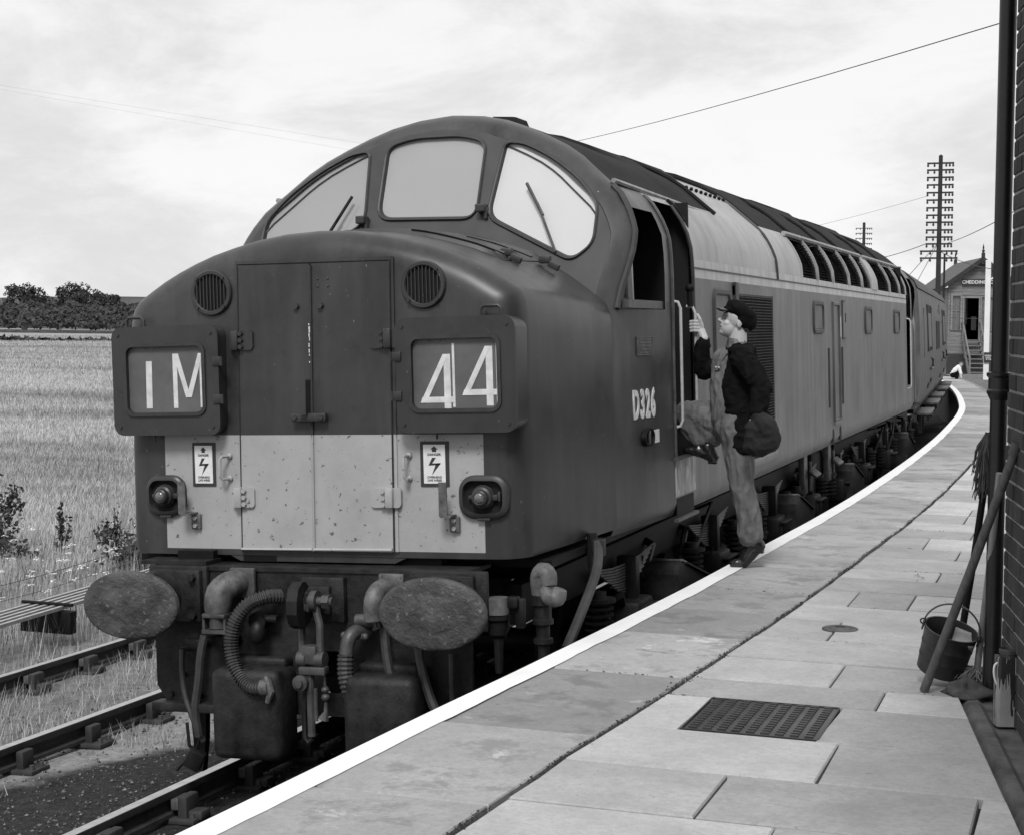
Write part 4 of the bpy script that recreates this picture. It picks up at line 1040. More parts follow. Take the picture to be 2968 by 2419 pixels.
for y in (.72, .74, 1.46, 1.48):
    secs.append([(x, y, nosez(x, y) + (.028 if .73 < y < 1.47 and abs(x) < .84 else -.005)) for x in np.linspace(-.86, .86, 25)])
q.loft(secs); q.build('bonnet_hatch', 'nose', LOCO, smooth=30)
for x0, x1, y in ((.30, .86, .735), (.5, .9, 1.1)):
    q = MB(); q.tube([(x, y, nosez(x, y) + .034) for x in np.linspace(x0, x1, 8)], .008, 5); q.build('hatch_bead', 'trim', LOCO)
for x, y in ((.83, .86), (.93, 1.25)):
    q = MB(); z = nosez(x, y); q.box((x, y, z + .03), (.07, .05, .045), bev=.008); q.box((x + .06, y - .02, z - .01), (.07, .03, .04), rot=(0, .5, 0), bev=.006); q.build('hatch_clip', 'trim', LOCO)
# ---- bodyside fittings (platform side)
def sbox(y0, y1, z0, z1, t, name, mat, par=LOCO, x=1.365, bev=0):
    q = MB(); q.box((x + t / 2, (y0 + y1) / 2, (z0 + z1) / 2), (t, y1 - y0, z1 - z0), bev=bev); return q.build(name, mat, par, smooth=30 if bev else 0)
def wx(y): return 1.17 + .08 * y if y < 2.44 else 1.365
def srim(y0, y1, z0, z1, r, w, x, name, mat, glass=None, par=LOCO):
    o_ = rrect((y0 + y1) / 2, (z0 + z1) / 2, y1 - y0, z1 - z0, r, 4); i_ = offset_loop(o_, -w)
    q = MB(); secs = [[(x, a, b) for a, b in o_], [(x + .02, a, b) for a, b in offset_loop(o_, -w * .25)], [(x + .02, a, b) for a, b in offset_loop(o_, -w * .75)], [(x, a, b) for a, b in i_]]
    q.loft(secs, True); f_ = q.build(name, mat, par, smooth=50)
    if glass: q = MB(); q.plate(i_, [], lambda a, b: (x + .004, a, b), lambda a, b: (x - .003, a, b)); q.build('window_pane', glass, f_, smooth=0)
    return f_
m['pane'] = simple('engine_room_pane', .13, .5, .3, 3, spec=.25)
for y0, y1, z0, z1 in ((3.80, 4.40, 2.03, 2.745), (8.34, 9.0, 2.385, 2.725), (12.25, 12.9, 2.365, 2.712), (15.32, 16.0, 2.36, 2.705)): srim(y0, y1, z0, z1, .09, .055, 1.366, 'engine_room_window', 'trim', 'pane')
mg = sbox(4.62, 6.10, 1.40, 2.775, .012, 'radiator_mesh', 'mesh')
q = MB()
for k in range(30):
    y = 4.64 + k * .05; q.box((1.382, y, 2.06), (.01, .008, 1.30))
for k in range(56): q.box((1.385, 5.36, 1.42 + k * .0235), (.008, 1.46, .005))
tag(q.build('mesh_wires', 'grime', mg, smooth=0), kind='stuff')
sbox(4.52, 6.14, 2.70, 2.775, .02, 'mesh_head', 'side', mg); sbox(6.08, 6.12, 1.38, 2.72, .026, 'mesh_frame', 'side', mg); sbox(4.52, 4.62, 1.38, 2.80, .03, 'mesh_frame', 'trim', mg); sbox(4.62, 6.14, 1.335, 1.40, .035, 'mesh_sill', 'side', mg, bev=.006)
srim(9.62, 10.12, 1.44, 2.73, .01, .05, 1.3655, 'tank_gauge_panel', 'cabside')
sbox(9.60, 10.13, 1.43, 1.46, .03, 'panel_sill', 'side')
sbox(9.30, 9.42, 1.62, 2.24, .003, 'gauge_slot', 'dark'); sbox(10.27, 10.40, 1.62, 2.24, .003, 'gauge_slot', 'dark')
sbox(10.20, 10.27, 2.35, 2.57, .004, 'gauge_card', 'white')
q = MB(); q.box((1.372, 10.37, 2.54), (.012, .035, .42)); q.box((1.372, 10.47, 2.74), (.012, .2, .02)); q.box((1.372, 10.47, 2.335), (.012, .2, .02)); q.build('gauge_bracket', 'trim', LOCO, smooth=0)
sbox(10.62, 10.66, 2.51, 2.61, .004, 'gauge_slot', 'dark')
for y in (9.58, 10.1):
    q = MB(); q.plate(rrect(y, 1.305 if y < 10 else 1.31, .13, .17, .06, 5), [], lambda a, b: (1.367, a, b), lambda a, b: (1.36, a, b)); q.build('filler_opening', 'dark', LOCO, smooth=0)
# faint worn crest
m['crest'] = simple('worn_crest', .15, .5, .6, 30)
q = MB()
for y, z, a, b in ((14.06, 2.08, .10, .2), (14.05, 1.95, .07, .16), (14.05, 1.72, .06, .12)):
    q.plate([(y + a * math.cos(t), z + b * .5 * math.sin(t)) for t in np.linspace(0, 6.0, 12)], [[(y + a * .8 * math.cos(t), z + b * .44 * math.sin(t)) for t in np.linspace(0, 6.0, 12)]], lambda u, v: (1.3665, u, v), lambda u, v: (1.365, u, v))
for dy in (-.45, .45):
    for z in (2.0, 1.93, 1.86): q.box((1.3658, 14.05 + dy, z), (.001, .34, .012))
q.build('worn_crest', 'crest', LOCO, smooth=0)
# cab side: number, works plate, coupling socket, kick panel, handrails
text_mesh('running_number', 'D326', .238, 'letter', LOCO, MS(wx(1.93) + .0035, 1.945, 1.975) @ Matrix.Rotation(-math.atan(.08), 4, 'Y') if False else MS(1.332, 1.945, 1.975), .002, .009, .66, spc=1.28)
NUM = [o for o in bpy.data.objects if o.name.startswith('running_number')][0]
for v in NUM.data.vertices: v.co.x = wx(v.co.y) + (v.co.x - 1.332) + .002
wp = MB(); wp.box((0, 0, 0), (.012, .285, .115)); wpo = wp.build('works_plate', 'fit', LOCO, smooth=0); wpo.location = (wx(1.97) + .002, 1.97, 2.343); wpo.rotation_euler = (0, 0, -math.atan(.08))
q = MB()
for k in range(5): q.box((.008, 0, .042 - k * .021), (.004, .23 - .03 * (k % 2), .007))
q.box((.007, 0, .055), (.006, .285, .006)); q.box((.007, 0, -.055), (.006, .285, .006)); q.box((.007, .14, 0), (.006, .006, .115)); q.box((.007, -.14, 0), (.006, .006, .115)); q.build('plate_lines', 'palefit', wpo, smooth=0)
q = MB(); x = wx(1.98); q.lathe((x, 1.98, 1.775), (1, -.08, 0), [(.0, .012), (.045, .012), (.05, .03), (.058, .03), (.058, 0)], 24, 2.0, 1.0) if False else q.lathe((x - .004, 1.98, 1.775), (1, 0, 0), [(.058, 0), (.058, .03), (.047, .03), (.045, .014), (0, .014)], 28, 2.0, 1.0)
cs = q.build('fire_pull', 'black', LOCO)
q = MB(); q.box((x + .02, 1.98, 1.775), (.012, .03, .085), bev=.003); q.build('pull_handle', 'fit', cs)
q = MB(); q.box((wx(2.19) + .0015, 2.19, 1.772), (.003, .165, .083)); q.build('paper_label', 'white', LOCO, smooth=0)
m['kick'] = simple('scuffed_kick_panel', .33, .5, .6, 7, stretch=(1, 2, .5), speck=(14, .6, .6)); sbox(2.56, 3.12, 1.345, 1.585, .008, 'kick_panel', 'kick'); sbox(2.52, 3.16, 1.585, 1.605, .04, 'door_sill', 'fit', x=1.35)
sbox(2.58, 3.06, 1.205, 1.33, .004, 'step_hole', 'dark'); sbox(2.5, 3.1, 1.185, 1.205, .03, 'step_lip', 'fit')
def handrail(y, z0, z1, r=.0105):
    q = MB(); q.tube([(1.36, y, z1), (1.405, y, z1 - .01), (1.42, y, z1 - .05), (1.42, y, z0 + .05), (1.405, y, z0 + .01), (1.36, y, z0)], r, 10); return q.build('door_handrail', 'steel', LOCO)
handrail(2.575, 1.80, 2.63); handrail(3.0, 1.75, 2.60)
q = MB(); q.cyl((1.39, 2.99, 2.60), (1.39, 2.99, 2.74), .02, n=10); q.ell((1.39, 2.99, 2.72), (.032, .03, .03)); q.build('rail_socket', 'black', LOCO)
handrail(17.02, 1.55, 2.58)
# cab door window: inner sliding window frame and sill
q = MB(); q.box((1.325, 1.98, 2.60), (.05, .84, .05)); q.build('window_sill', 'fit', LOCO, smooth=0)
q = MB(); q.add([(1.17, 1.62, 2.6), (1.17, 2.13, 2.6), (1.10, 2.13, 3.3), (1.10, 1.8, 3.3)], [(0, 1, 2, 3)]); q.build('sliding_window', 'skypane_c', LOCO, smooth=0, solid=.01)
q = MB(); q.tube([(1.2, 2.13, 2.6), (1.19, 2.14, 2.95), (1.13, 2.14, 3.28)], .03, 6); q.build('window_upright', 'stripe', LOCO)
q = MB(); q.tube([(secx(z) + .006, 2.56, z) for z in np.linspace(2.55, 3.33, 14)], .014, 6); q.tube([(1.371, 2.56, 1.6), (1.371, 2.56, 2.55)], .012, 6); q.build('door_edge_strip', 'fit', LOCO)
q = MB(); q.tube([(taper(secx(z) - .008, yf(z) + .13, z) + .004, yf(z) + .13, z) for z in np.linspace(2.57, 3.34, 14)], .02, 6); q.build('pillar_gap', 'trim', LOCO)
q = MB(); q.tube([(secx(z) + .003, 3.185, z) for z in np.linspace(1.62, 3.30, 18)], .014, 6); q.build('door_jamb', 'trim', LOCO)

# ---- buffers, drag beam and pipework (mounted on the bogie)
YB = -.15
q = MB(); q.plate([(-.93, 1.222), (-.93, .56), (-.86, .45), (-.42, .43), (.42, .43), (.86, .45), (.93, .56), (.93, 1.222)][::-1], [[(.08, .78), (.26, .78), (.27, .55), (.09, .55)]], lambda a, b: (a, YB, b), lambda a, b: (a, YB + .03, b)); BEAM = q.build('buffer_beam', 'beam', LOCO, smooth=0)
q = MB(); q.box((-.66, YB - .035, .455), (.52, .10, .05), bev=.008); q.box((.66, YB - .035, .455), (.52, .10, .05), bev=.008); q.box((0, YB + .16, 1.21), (1.86, .34, .022)); q.box((0, YB + .2, .9), (.5, .03, .6)); q.build('beam_angle', 'beam', BEAM, smooth=30)
q = MB()
for x, z in ((-.76, .62), (-.68, .62), (-.76, .50), (-.66, .51), (.72, .6), (.8, .6), (-.30, .72), (-.84, .51), (-.55, .5)): q.cyl((x, YB, z), (x, YB - .022, z), .016, n=6)
tag(q.build('beam_bolts', 'beam', BEAM), kind='stuff')
q = MB(); q.plate([(-1.0, 1.225), (-.6, 1.225), (-.6, 1.245), (-1.0, 1.245)], [], lambda a, b: (a, YB, b), lambda a, b: (a, .5, b)); q.build('beam_top_flange', 'beam', LOCO, smooth=0)
for c_, d_ in (((-.72, .0, 1.26), (.22, .1, .06)), ((-.35, .05, 1.25), (.2, .1, .04)), ((-.55, .1, 1.28), (.03, .03, .1)), ((.5, .1, 1.25), (.4, .1, .06))): q = MB(); q.box(c_, d_); q.build('body_pad', 'black', LOCO, smooth=0)
for s in (-1, 1):
    cx = s * .8617
    bf = MB()
    n = 48; secs = []
    def el(t, k): 
        c, s_ = math.cos(t), math.sin(t); return (cx + k * .2875 * math.copysign(abs(c) ** .96, c), 1.054 + k * .182 * math.copysign(abs(s_) ** .98, s_))
    prof = [(0, -.016), (.12, -.0155), (.25, -.014), (.37, -.0125), (.5, -.010), (.56, -.0065), (.63, -.009), (.69, -.006), (.75, -.0065), (.84, -.004), (.92, -.001), (.985, .004), (1.0, .012), (1.0, .03), (.96, .036), (.3, .055), (0, .055)]
    for k, dy in prof:
        secs.append([(el(2 * math.pi * j / n, max(k, .002))[0], -.510 + dy - .0 + (.006 * noise.noise((9 * el(2 * math.pi * j / n, k)[0], 9 * el(2 * math.pi * j / n, k)[1], s * 3)) + .003 * noise.noise((34 * el(2 * math.pi * j / n, k)[0], 34 * el(2 * math.pi * j / n, k)[1], 1))) * (1 if .05 < k < .95 else 0), el(2 * math.pi * j / n, max(k, .002))[1]) for j in range(n)])
    bf.loft(secs, True, True, True); bfo = bf.build('buffer', 'buffer', LOCO, smooth=50)
    q = MB(); q.lathe((cx, -.46, 1.054), (0, 1, 0), [(.075, 0), (.075, .1), (.115, .1), (.122, .13), (.125, .2), (.15, .235), (.15, .25), (0, .25)], 28); q.build('buffer_shank', 'grime', bfo)
    px = -.745 if s < 0 else .80
    q = MB(); q.box((px, YB - .045, 1.065), (.29 if s < 0 else .36, .06, .285), bev=.012); q.box((px + s * .01, YB - .02, 1.07), (.36 if s < 0 else .46, .04, .31), bev=.01); q.build('buffer_base', 'beam', bfo)
    q = MB()
    for dx in (-.105, .105):
        for dz in (-.10, .105): q.cyl((px + dx, YB - .07, 1.065 + dz), (px + dx, YB - .105, 1.065 + dz), .021, n=6)
    q.build('base_bolts', 'beam', bfo)
# hook, screw coupling
q = MB(); q.box((.115, YB - .02, 1.06), (.25, .05, .24), bev=.012); q.box((.10, YB - .05, 1.06), (.14, .05, .15), bev=.01); q.build('hook_plate', 'beam', LOCO)
hk = MB()
hp = [(-.33, .085), (-.36, .115), (-.40, .12), (-.45, .09), (-.475, .03), (-.48, -.04), (-.455, -.10), (-.40, -.125), (-.34, -.11), (-.27, -.05), (-.2, -.04), (-.2, .05), (-.29, .05), (-.31, -.0), (-.35, -.045), (-.395, -.03), (-.40, .03), (-.375, .06)]
hk.plate(hp, [], lambda a, b: (.045, a, 1.065 + b), lambda a, b: (.105, a, 1.065 + b)); HK = hk.build('coupling_hook', 'grime', LOCO, smooth=0)
q = MB(); q.cyl((.09, -.33, 1.075), (.24, -.33, 1.075), .024, n=14); q.cyl((.12, -.33, 1.075), (.155, -.33, 1.075), .055, n=18); q.cyl((.185, -.33, 1.075), (.225, -.33, 1.075), .038, n=6); q.build('shackle_pin', 'fit', HK)
for x in (.062, .165):
    q = MB(); q.tube([(.135 if x > .1 else .1, -.33, 1.06), (x, -.34, .96), (x + .004, -.35, .80), (x + .004, -.35, .765)], [.022, .02, .02, .026], 8); q.cyl((x - .018, -.35, .775), (x + .03, -.35, .775), .042, n=16); q.build('shackle_link', 'fit', HK)
q = MB(); q.box((.115, -.35, .80), (.085, .07, .10), bev=.012); q.box((.13, -.355, .718), (.15, .06, .042), bev=.006); q.cyl((.105, -.35, .7), (.105, -.35, .37), .021, n=10); q.cyl((.13, -.345, .62), (.13, -.345, .45), .012, n=8); q.build('coupling_screw', 'fit', HK)
q = MB(); q.lathe((.068, -.40, .655), (0, -1, 0), [(.042, -.04), (.042, 0), (.022, .004), (.022, .02), (0, .02)], 16); q.build('screw_nut', 'fit', HK)
q = MB(); q.tube([(.185, -.34, .70), (.185, -.34, .64), (.187, -.34, .56), (.185, -.34, .50), (.17, -.34, .46)], [.008, .008, .008, .012, .03], 8); q.ell((.185, -.34, .615), (.022, .022, .018)); q.ell((.186, -.34, .575), (.024, .024, .022)); q.build('tommy_bar', 'fit', HK)
q = MB(); q.tube([(.085, -.34, .66), (.065, -.345, .55), (.062, -.345, .36), (.085, -.345, .335), (.108, -.345, .36)], .016, 8); q.build('hanging_bow', 'grime', HK)
# sandboxes on the beam front
for x0, x1, z0, z1 in ((-.47, -.06, .225, .71), (.295, .70, .25, .70)):
    q = MB(); q.box(((x0 + x1) / 2, -.27, (z0 + z1) / 2), (x1 - x0, .24, z1 - z0), bev=.045); q.box(((x0 + x1) / 2, -.19, z1 + .01), (x1 - x0 - .06, .1, .06), bev=.02); q.build('sandbox', 'beam', LOCO, smooth=60)
# steam heat elbows and hoses
def ribbed(pts, r, name, mat='hose', rib=.012, amp=.10):
    q = MB(); P = []
    pts = [Vector(p) for p in pts]
    for i in range(len(pts) - 1):
        a, b, c, d = pts[max(i - 1, 0)], pts[i], pts[i + 1], pts[min(i + 2, len(pts) - 1)]
        for k in range(40):
            t = k / 40; P.append(.5 * ((2 * b) + (c - a) * t + (2 * a - 5 * b + 4 * c - d) * t * t + (3 * b - a - 3 * c + d) * t ** 3))
    acc = [0]
    for a, b in zip(P[:-1], P[1:]): acc.append(acc[-1] + (b - a).length)
    N = int(acc[-1] / (rib / 4)); Q, RR = [], []
    for k in range(N):
        s_ = acc[-1] * k / (N - 1); i = min(len(P) - 2, max(0, int(np.searchsorted(acc, s_)) - 1)); t = (s_ - acc[i]) / max(1e-9, acc[i + 1] - acc[i]); Q.append(P[i].lerp(P[i + 1], t)); RR.append(r * (1 + (amp if (k % 4) in (0, 1) else -amp)))
    q.tube(Q, RR, 10); return q.build(name, mat, LOCO, smooth=25)
h1 = ribbed([(-.13, -.2, 1.075), (-.185, -.27, 1.078), (-.27, -.31, 1.04), (-.335, -.33, .95), (-.357, -.34, .84), (-.335, -.35, .73), (-.28, -.37, .655), (-.205, -.40, .622), (-.135, -.41, .625)], .036, 'brake_hose', rib=.0175)
q = MB(); q.tube([(-.145, -.41, .625), (-.10, -.41, .63)], .045, 12); q.tube([(-.115, -.42, .69), (-.105, -.42, .66), (-.09, -.42, .61), (-.11, -.42, .55)], [.012, .022, .022, .014], 8); q.build('hose_coupling', 'palefit', h1)
h2 = ribbed([(.303, -.33, .80), (.305, -.34, .70), (.33, -.34, .60), (.385, -.33, .50), (.445, -.31, .40), (.50, -.3, .32)], .042, 'heating_hose', rib=.022, amp=.06)
q = MB(); q.tube([(.375, -.2, .90), (.345, -.25, .915), (.318, -.31, .885), (.305, -.33, .80)], .038, 12, sm=4); q.ell((.27, -.27, .89), (.02, .02, .02)); q.ell((.385, -.26, .885), (.02, .02, .02)); q.box((.33, -.26, .888), (.13, .03, .03), bev=.006); q.build('hose_elbow', 'fit', h2)
q = MB(); q.cyl((.33, -.24, .965), (.43, -.24, .965), .035, n=14); q.cyl((.43, -.25, .965), (.465, -.26, .962), .025, n=10); q.tube([(.40, -.27, 1.10), (.44, -.28, 1.02), (.455, -.28, .94)], .010, 6); q.tube([(.46, -.27, .99), (.47, -.27, .94), (.44, -.28, .925)], .011, 6); q.build('isolating_cock', 'fit', LOCO)
# pale elbow casting, left; matching one right behind the buffer
q = MB(); q.tube([(-.38, -.17, 1.14), (-.40, -.25, 1.14), (-.435, -.30, 1.10), (-.445, -.31, 1.03), (-.445, -.31, .985)], [.065, .072, .075, .072, .062], 16, sm=3); el_ = q.build('steam_elbow', 'palefit', LOCO, smooth=60)
q = MB(); q.box((-.36, -.18, 1.14), (.15, .03, .16), bev=.008); q.box((-.445, -.32, .985), (.135, .10, .022), bev=.006); q.box((-.51, -.325, .94), (.014, .06, .11)); q.box((-.385, -.325, .94), (.014, .06, .11)); q.box((-.45, -.335, .90), (.14, .05, .02)); q.build('elbow_clamp', 'fit', el_); q = MB(); q.cyl((-.445, -.31, .98), (-.445, -.31, .915), .05, n=14); q.build('elbow_outlet', 'fit', el_)
q = MB(); q.tube([(.50, -.17, 1.13), (.47, -.25, 1.13), (.455, -.3, 1.08), (.455, -.3, .98)], .05, 14, sm=3); q.box((.51, -.18, 1.14), (.14, .03, .13), bev=.008); q.build('steam_elbow', 'palefit', LOCO)
q = MB(); q.tube([(-.43, -.17, .86), (-.44, -.2, .83), (-.44, -.22, .79)], [.05, .05, .03], 10); q.build('pipe_stub', 'grime', LOCO); q = MB(); q.cyl((-.25, -.17, .95), (-.25, -.25, .94), .05, n=12); q.build('pipe_stub', 'grime', LOCO); q = MB(); q.ell((-.245, -.25, .885), (.045, .045, .065)); q.cyl((-.30, -.22, .96), (-.14, -.22, .955), .022, n=10); q.build('drain_cock', 'grime', LOCO)
q = MB(); q.cyl((-.565, -.2, .865), (-.50, -.2, .875), .028, n=10); q.box((-.66, -.19, .80), (.09, .05, .06), bev=.01); q.cyl((-.74, -.19, .775), (-.6, -.19, .80), .02, n=8); q.box((-.57, -.2, .94), (.014, .02, .18)); q.build('pipe_cock', 'grime', LOCO)
def hose(pts, r, name='air_hose', mat='hose'):
    q = MB(); q.tube(pts, r, 8, sm=6); return q.build(name, mat, LOCO)
hose([(-.735, -.2, .77), (-.735, -.21, .66), (-.715, -.22, .52), (-.66, -.23, .38), (-.625, -.2, .27)], .016)
hose([(-.595, -.2, .85), (-.61, -.22, .75), (-.625, -.23, .6), (-.65, -.23, .45), (-.64, -.22, .30)], .024)
hose([(.475, -.22, .93), (.50, -.24, .75), (.56, -.26, .55), (.62, -.26, .38)], .026); hose([(.66, -.22, .87), (.70, -.25, .70), (.77, -.27, .52), (.85, -.25, .42)], .026); hose([(.84, -.2, .80), (.845, -.22, .62), (.84, -.2, .42)], .016)
q = MB(); q.tube([(-.74, -.17, .36), (-.72, -.19, .24), (-.70, -.17, .20)], .010, 5); q.tube([(-.67, -.17, .36), (-.66, -.18, .26), (-.695, -.17, .20)], .010, 5); q.box((-.70, -.17, .16), (.10, .06, .12), rot=(.3, .5, .3), bev=.015); q.cyl((-.74, -.18, .17), (-.80, -.2, .10), .012, n=6); q.build('hanging_coupling', 'grime', LOCO)
# rail guard irons
for x in (-.80, .78):
    q = MB(); q.plate([(x - .055, .45), (x + .055, .45), (x + .045, .22), (x + .02, .03), (x - .025, .03), (x - .035, .22)], [], lambda a, b: (a, .05, b), lambda a, b: (a, .10, b)); q.build('guard_iron', 'black', LOCO, smooth=0)
# standpipes beyond the right-hand buffer
q = MB(); q.cyl((1.07, -.12, 1.085), (1.07, -.12, 1.0), .058, n=20); p_ = q.build('steam_cap', 'palefit', LOCO)
q = MB(); q.lathe((1.07, -.12, .995), (0, 0, -1), [(.068, 0), (.068, .02), (.055, .03), (.045, .10), (.025, .12), (.02, .3), (0, .3)], 18); q.box((1.15, -.10, 1.06), (.06, .06, .06), bev=.01); q.box((1.18, -.08, 1.0), (.05, .04, .16), bev=.01); q.build('cap_base', 'grime', p_)
q = MB(); q.tube([(1.13, -.13, .99), (1.135, -.135, .93), (1.11, -.13, .89)], .007, 5); q.build('cap_chain', 'grime', p_)
q = MB(); q.tube([(1.30, -.08, 1.10), (1.30, -.09, 1.18), (1.315, -.10, 1.215), (1.34, -.11, 1.20), (1.35, -.12, 1.15)], [.055, .058, .055, .05, .04], 14, sm=3); q.tube([(1.33, -.13, 1.14), (1.36, -.15, 1.10), (1.40, -.15, 1.10), (1.42, -.15, 1.14)], [.03, .045, .05, .035], 12, sm=3); q.build('steam_standpipe', 'palefit', LOCO, smooth=60)
q = MB(); q.lathe((1.30, -.08, 1.10), (0, 0, -1), [(.06, 0), (.06, .05), (.045, .06), (.045, .12), (.055, .125), (.055, .15), (.035, .16), (.035, .22), (.05, .225), (.05, .25), (.03, .26), (.03, .5), (0, .5)], 16); q.build('standpipe_base', 'grime', LOCO)
q = MB(); q.cyl((1.28, .9, 1.3), (1.28, .9, 1.1), .03, n=10); q.build('drain_spout', 'grime', LOCO)
hose([(1.34, .8, 1.26), (1.36, .7, 1.12), (1.33, .5, .92), (1.30, .3, .75)], .028); q = MB(); q.box((1.34, .82, 1.23), (.07, .08, .10), bev=.012); q.build('hose_bracket', 'grime', LOCO)
# ---- running gear
AX = [2.08, 4.49, 6.98, 9.05]
AX = AX + [L - a for a in AX[::-1]]
for k, y in enumerate(AX):
    r_ = .457 if k in (0, 7) else .57
    q = MB(); q.cyl((-.75, y, r_), (.75, y, r_), .08, n=12); ws = q.build('wheelset', 'grime', LOCO)
    for s in (-1, 1):
        q = MB(); q.lathe((s * .70, y, r_), (s, 0, 0), [(0, .0), (.12, .0), (.14, .03), (r_ * .78, .02), (r_ * .82, .0), (r_ + .028, -.02), (r_ + .028, .0), (r_, .012), (r_ - .004, .11), (r_ * .84, .115), (r_ * .78, .06), (.16, .05), (.14, .10), (0, .10)], 40); q.build('wheel', 'grime', ws, smooth=40)
for y0, y1 in ((.3, 9.75), (L - 9.75, L - .3)):
    for s in (-1, 1):
        q = MB(); q.box((s * 1.0, (y0 + y1) / 2, .98), (.12, y1 - y0, .22), bev=.01); q.box((s * 1.0, (y0 + y1) / 2, .47), (.06, y1 - y0 - 1.4, .08)); fr_ = q.build('bogie_frame', 'black', LOCO)
for k, y in enumerate(AX):
    for s in (-1, 1):
        zc = .90
        q = MB()
        for n_ in range(10):
            hl_ = .70 - n_ * .058; z0 = zc + .065 - n_ * .019
            q.tube([(s * 1.15, y + t * hl_, z0 + .045 * t * t * hl_ / .7) for t in (-1, -.5, 0, .5, 1)], .0085, 4)
        sp_ = q.build('leaf_spring', 'fit', LOCO)
        q = MB(); q.box((s * 1.16, y, zc - .03), (.13, .085, .30), bev=.01); q.build('spring_buckle', 'grime', sp_)
        q = MB(); q.box((s * 1.15, y, .62), (.26, .36, .26), bev=.03); q.box((s * 1.27, y, .62), (.06, .26, .18), bev=.02); q.box((s * 1.29, y, .7), (.1, .30, .025), bev=.005); q.build('axlebox', 'grime', LOCO)
        for dy in (-.74, .74):
            q = MB()
            for c in range(5): q.lathe((s * 1.18, y + dy, .62 + c * .042), (0, 0, 1), [(.055, 0), (.088, .006), (.088, .022), (.055, .028)], 14)
            q.cyl((s * 1.18, y + dy, .58), (s * 1.18, y + dy, .90), .045, n=10); q.cyl((s * 1.18, y + dy, .835), (s * 1.18, y + dy, .86), .1, n=14); q.build('coil_spring', 'grime', LOCO)
for y in (3.1, 7.75, 11.5, 17.4):
    for s in (-1, 1):
        q = MB(); X0, X1 = s * 1.08, s * 1.36
        P_ = lambda x: [(x, y - .52, .83), (x, y - .42, .90), (x, y + .52, .66), (x, y + .52, .40), (x, y - .52, .40)]
        q.loft([P_(X0), P_(X1)], True, True, True); sb = q.build('sandbox', 'beam', LOCO, smooth=0)
        q = MB(); q.box((s * 1.24, y + .06, .80), (.22, .80, .018), rot=(-.252, 0, 0), bev=.004); q.build('sandbox_lid', 'palefit', sb)
        q = MB(); q.box((s * 1.26, y + .06, .787), (.24, .74, .012), rot=(-.252, 0, 0)); q.build('lid_gap', 'dark', sb, smooth=0)
for y in (8.6, 10.2):
    q = MB(); q.box((1.2, y, 1.0), (.06, .20, .42), bev=.01); q.cyl((1.25, y + .1, 1.02), (1.33, y + .1, .96), .03, n=8); q.cyl((1.25, y + .24, 1.02), (1.33, y + .24, .96), .03, n=8); q.cyl((1.22, y + .3, 1.1), (1.22, y + .3, .8), .02, n=8); q.build('tank_valves', 'palefit' if y > 9 else 'fit', LOCO)
q = MB()
for k in range(40):
    y = random.uniform(.6, L - .6); z = random.uniform(.5, 1.1); q.tube([(1.02, y, z), (random.uniform(1.1, 1.25), y + random.uniform(-.1, .1), z + random.uniform(-.1, .1)), (1.12, y + random.uniform(-.4, .4), z - random.uniform(.1, .4))], random.uniform(.010, .03), 6)
tag(q.build('brake_rigging', 'grime', LOCO), kind='stuff')
q = MB(); q.box((0, L / 2, .75), (2.3, 1.1, .8), bev=.05); q.build('fuel_tank', 'black', LOCO)

# ================================================================== the coach behind
CO = empty('passenger_coach', (-.20, 20.85, 0), (0, CANT, R(3.33)))
tag(CO, 'dull coach with narrow barred windows coupled behind the locomotive', 'coach')
CL = 19.4
CS = [(1.27, 1.06), (1.34, 1.35), (1.375, 1.75), (1.38, 2.1), (1.375, 2.6), (1.355, 3.02), (1.335, 3.12)]
CR = [(1.36, 3.12), (1.30, 3.25), (1.12, 3.42), (.85, 3.56), (.5, 3.66), (.2, 3.70), (0, 3.71)]
for s in (1, -1):
    q = MB(); q.loft([[(s * x, y, z) for x, z in CS] for y in (0, CL)]); q.build('coach_side', 'coach', CO, smooth=50)
q = MB(); q.loft([[(x, y, z) for x, z in CR] + [(-x, y, z) for x, z in CR[:-1][::-1]] for y in (-.03, CL + .03)]); q.build('coach_roof', 'coachroof', CO, smooth=60)
endp = [(x, z) for x, z in CS] + CR[1:] ; endp = endp + [(-x, z) for x, z in endp[:-1][::-1]]
for y in (0, CL):
    q = MB(); q.plate(endp[::-1], [], lambda a, b: (a, y, b), lambda a, b: (a, y + (.04 if y == 0 else -.04), b)); q.build('coach_end', 'coach', CO, smooth=0)
q = MB(); q.box((0, CL / 2, 1.03), (2.5, CL - .1, .1)); q.build('coach_floor', 'black', CO, smooth=0)
q = MB()
for k in range(7): q.plate(rrect(0, 2.2, 1.0, 2.1, .1, 3), [rrect(0, 2.2, .8, 1.9, .08, 3)], lambda a, b: (a, -.02 - k * .06, b), lambda a, b: (a, -.055 - k * .06, b)); q.plate(rrect(0, 2.2, .94, 2.04, .1, 3), [rrect(0, 2.2, .8, 1.9, .08, 3)], lambda a, b: (a, -.05 - k * .06, b), lambda a, b: (a, -.085 - k * .06, b))
q.build('gangway_bellows', 'bellows', CO, smooth=0)
q = MB(); q.box((.95, -.1, 1.9), (.12, .2, 1.7), bev=.02); q.tube([(1.1, -.02, 1.3), (1.1, -.1, 1.4), (1.1, -.1, 2.3)], .02, 6); q.build('end_jumper_box', 'palefit', CO)
q = MB()
for x in (-.86, .86): q.cyl((x, 0, 1.05), (x, -.4, 1.05), .1, n=14); q.lathe((x, -.4, 1.05), (0, -1, 0), [(.24, 0), (.24, .03), (0, .05)], 20, 1.2, .75)
q.build('coach_buffer', 'grime', CO)
def csx(z): return float(np.interp(z, [b for a, b in CS], [a for a, b in CS]))
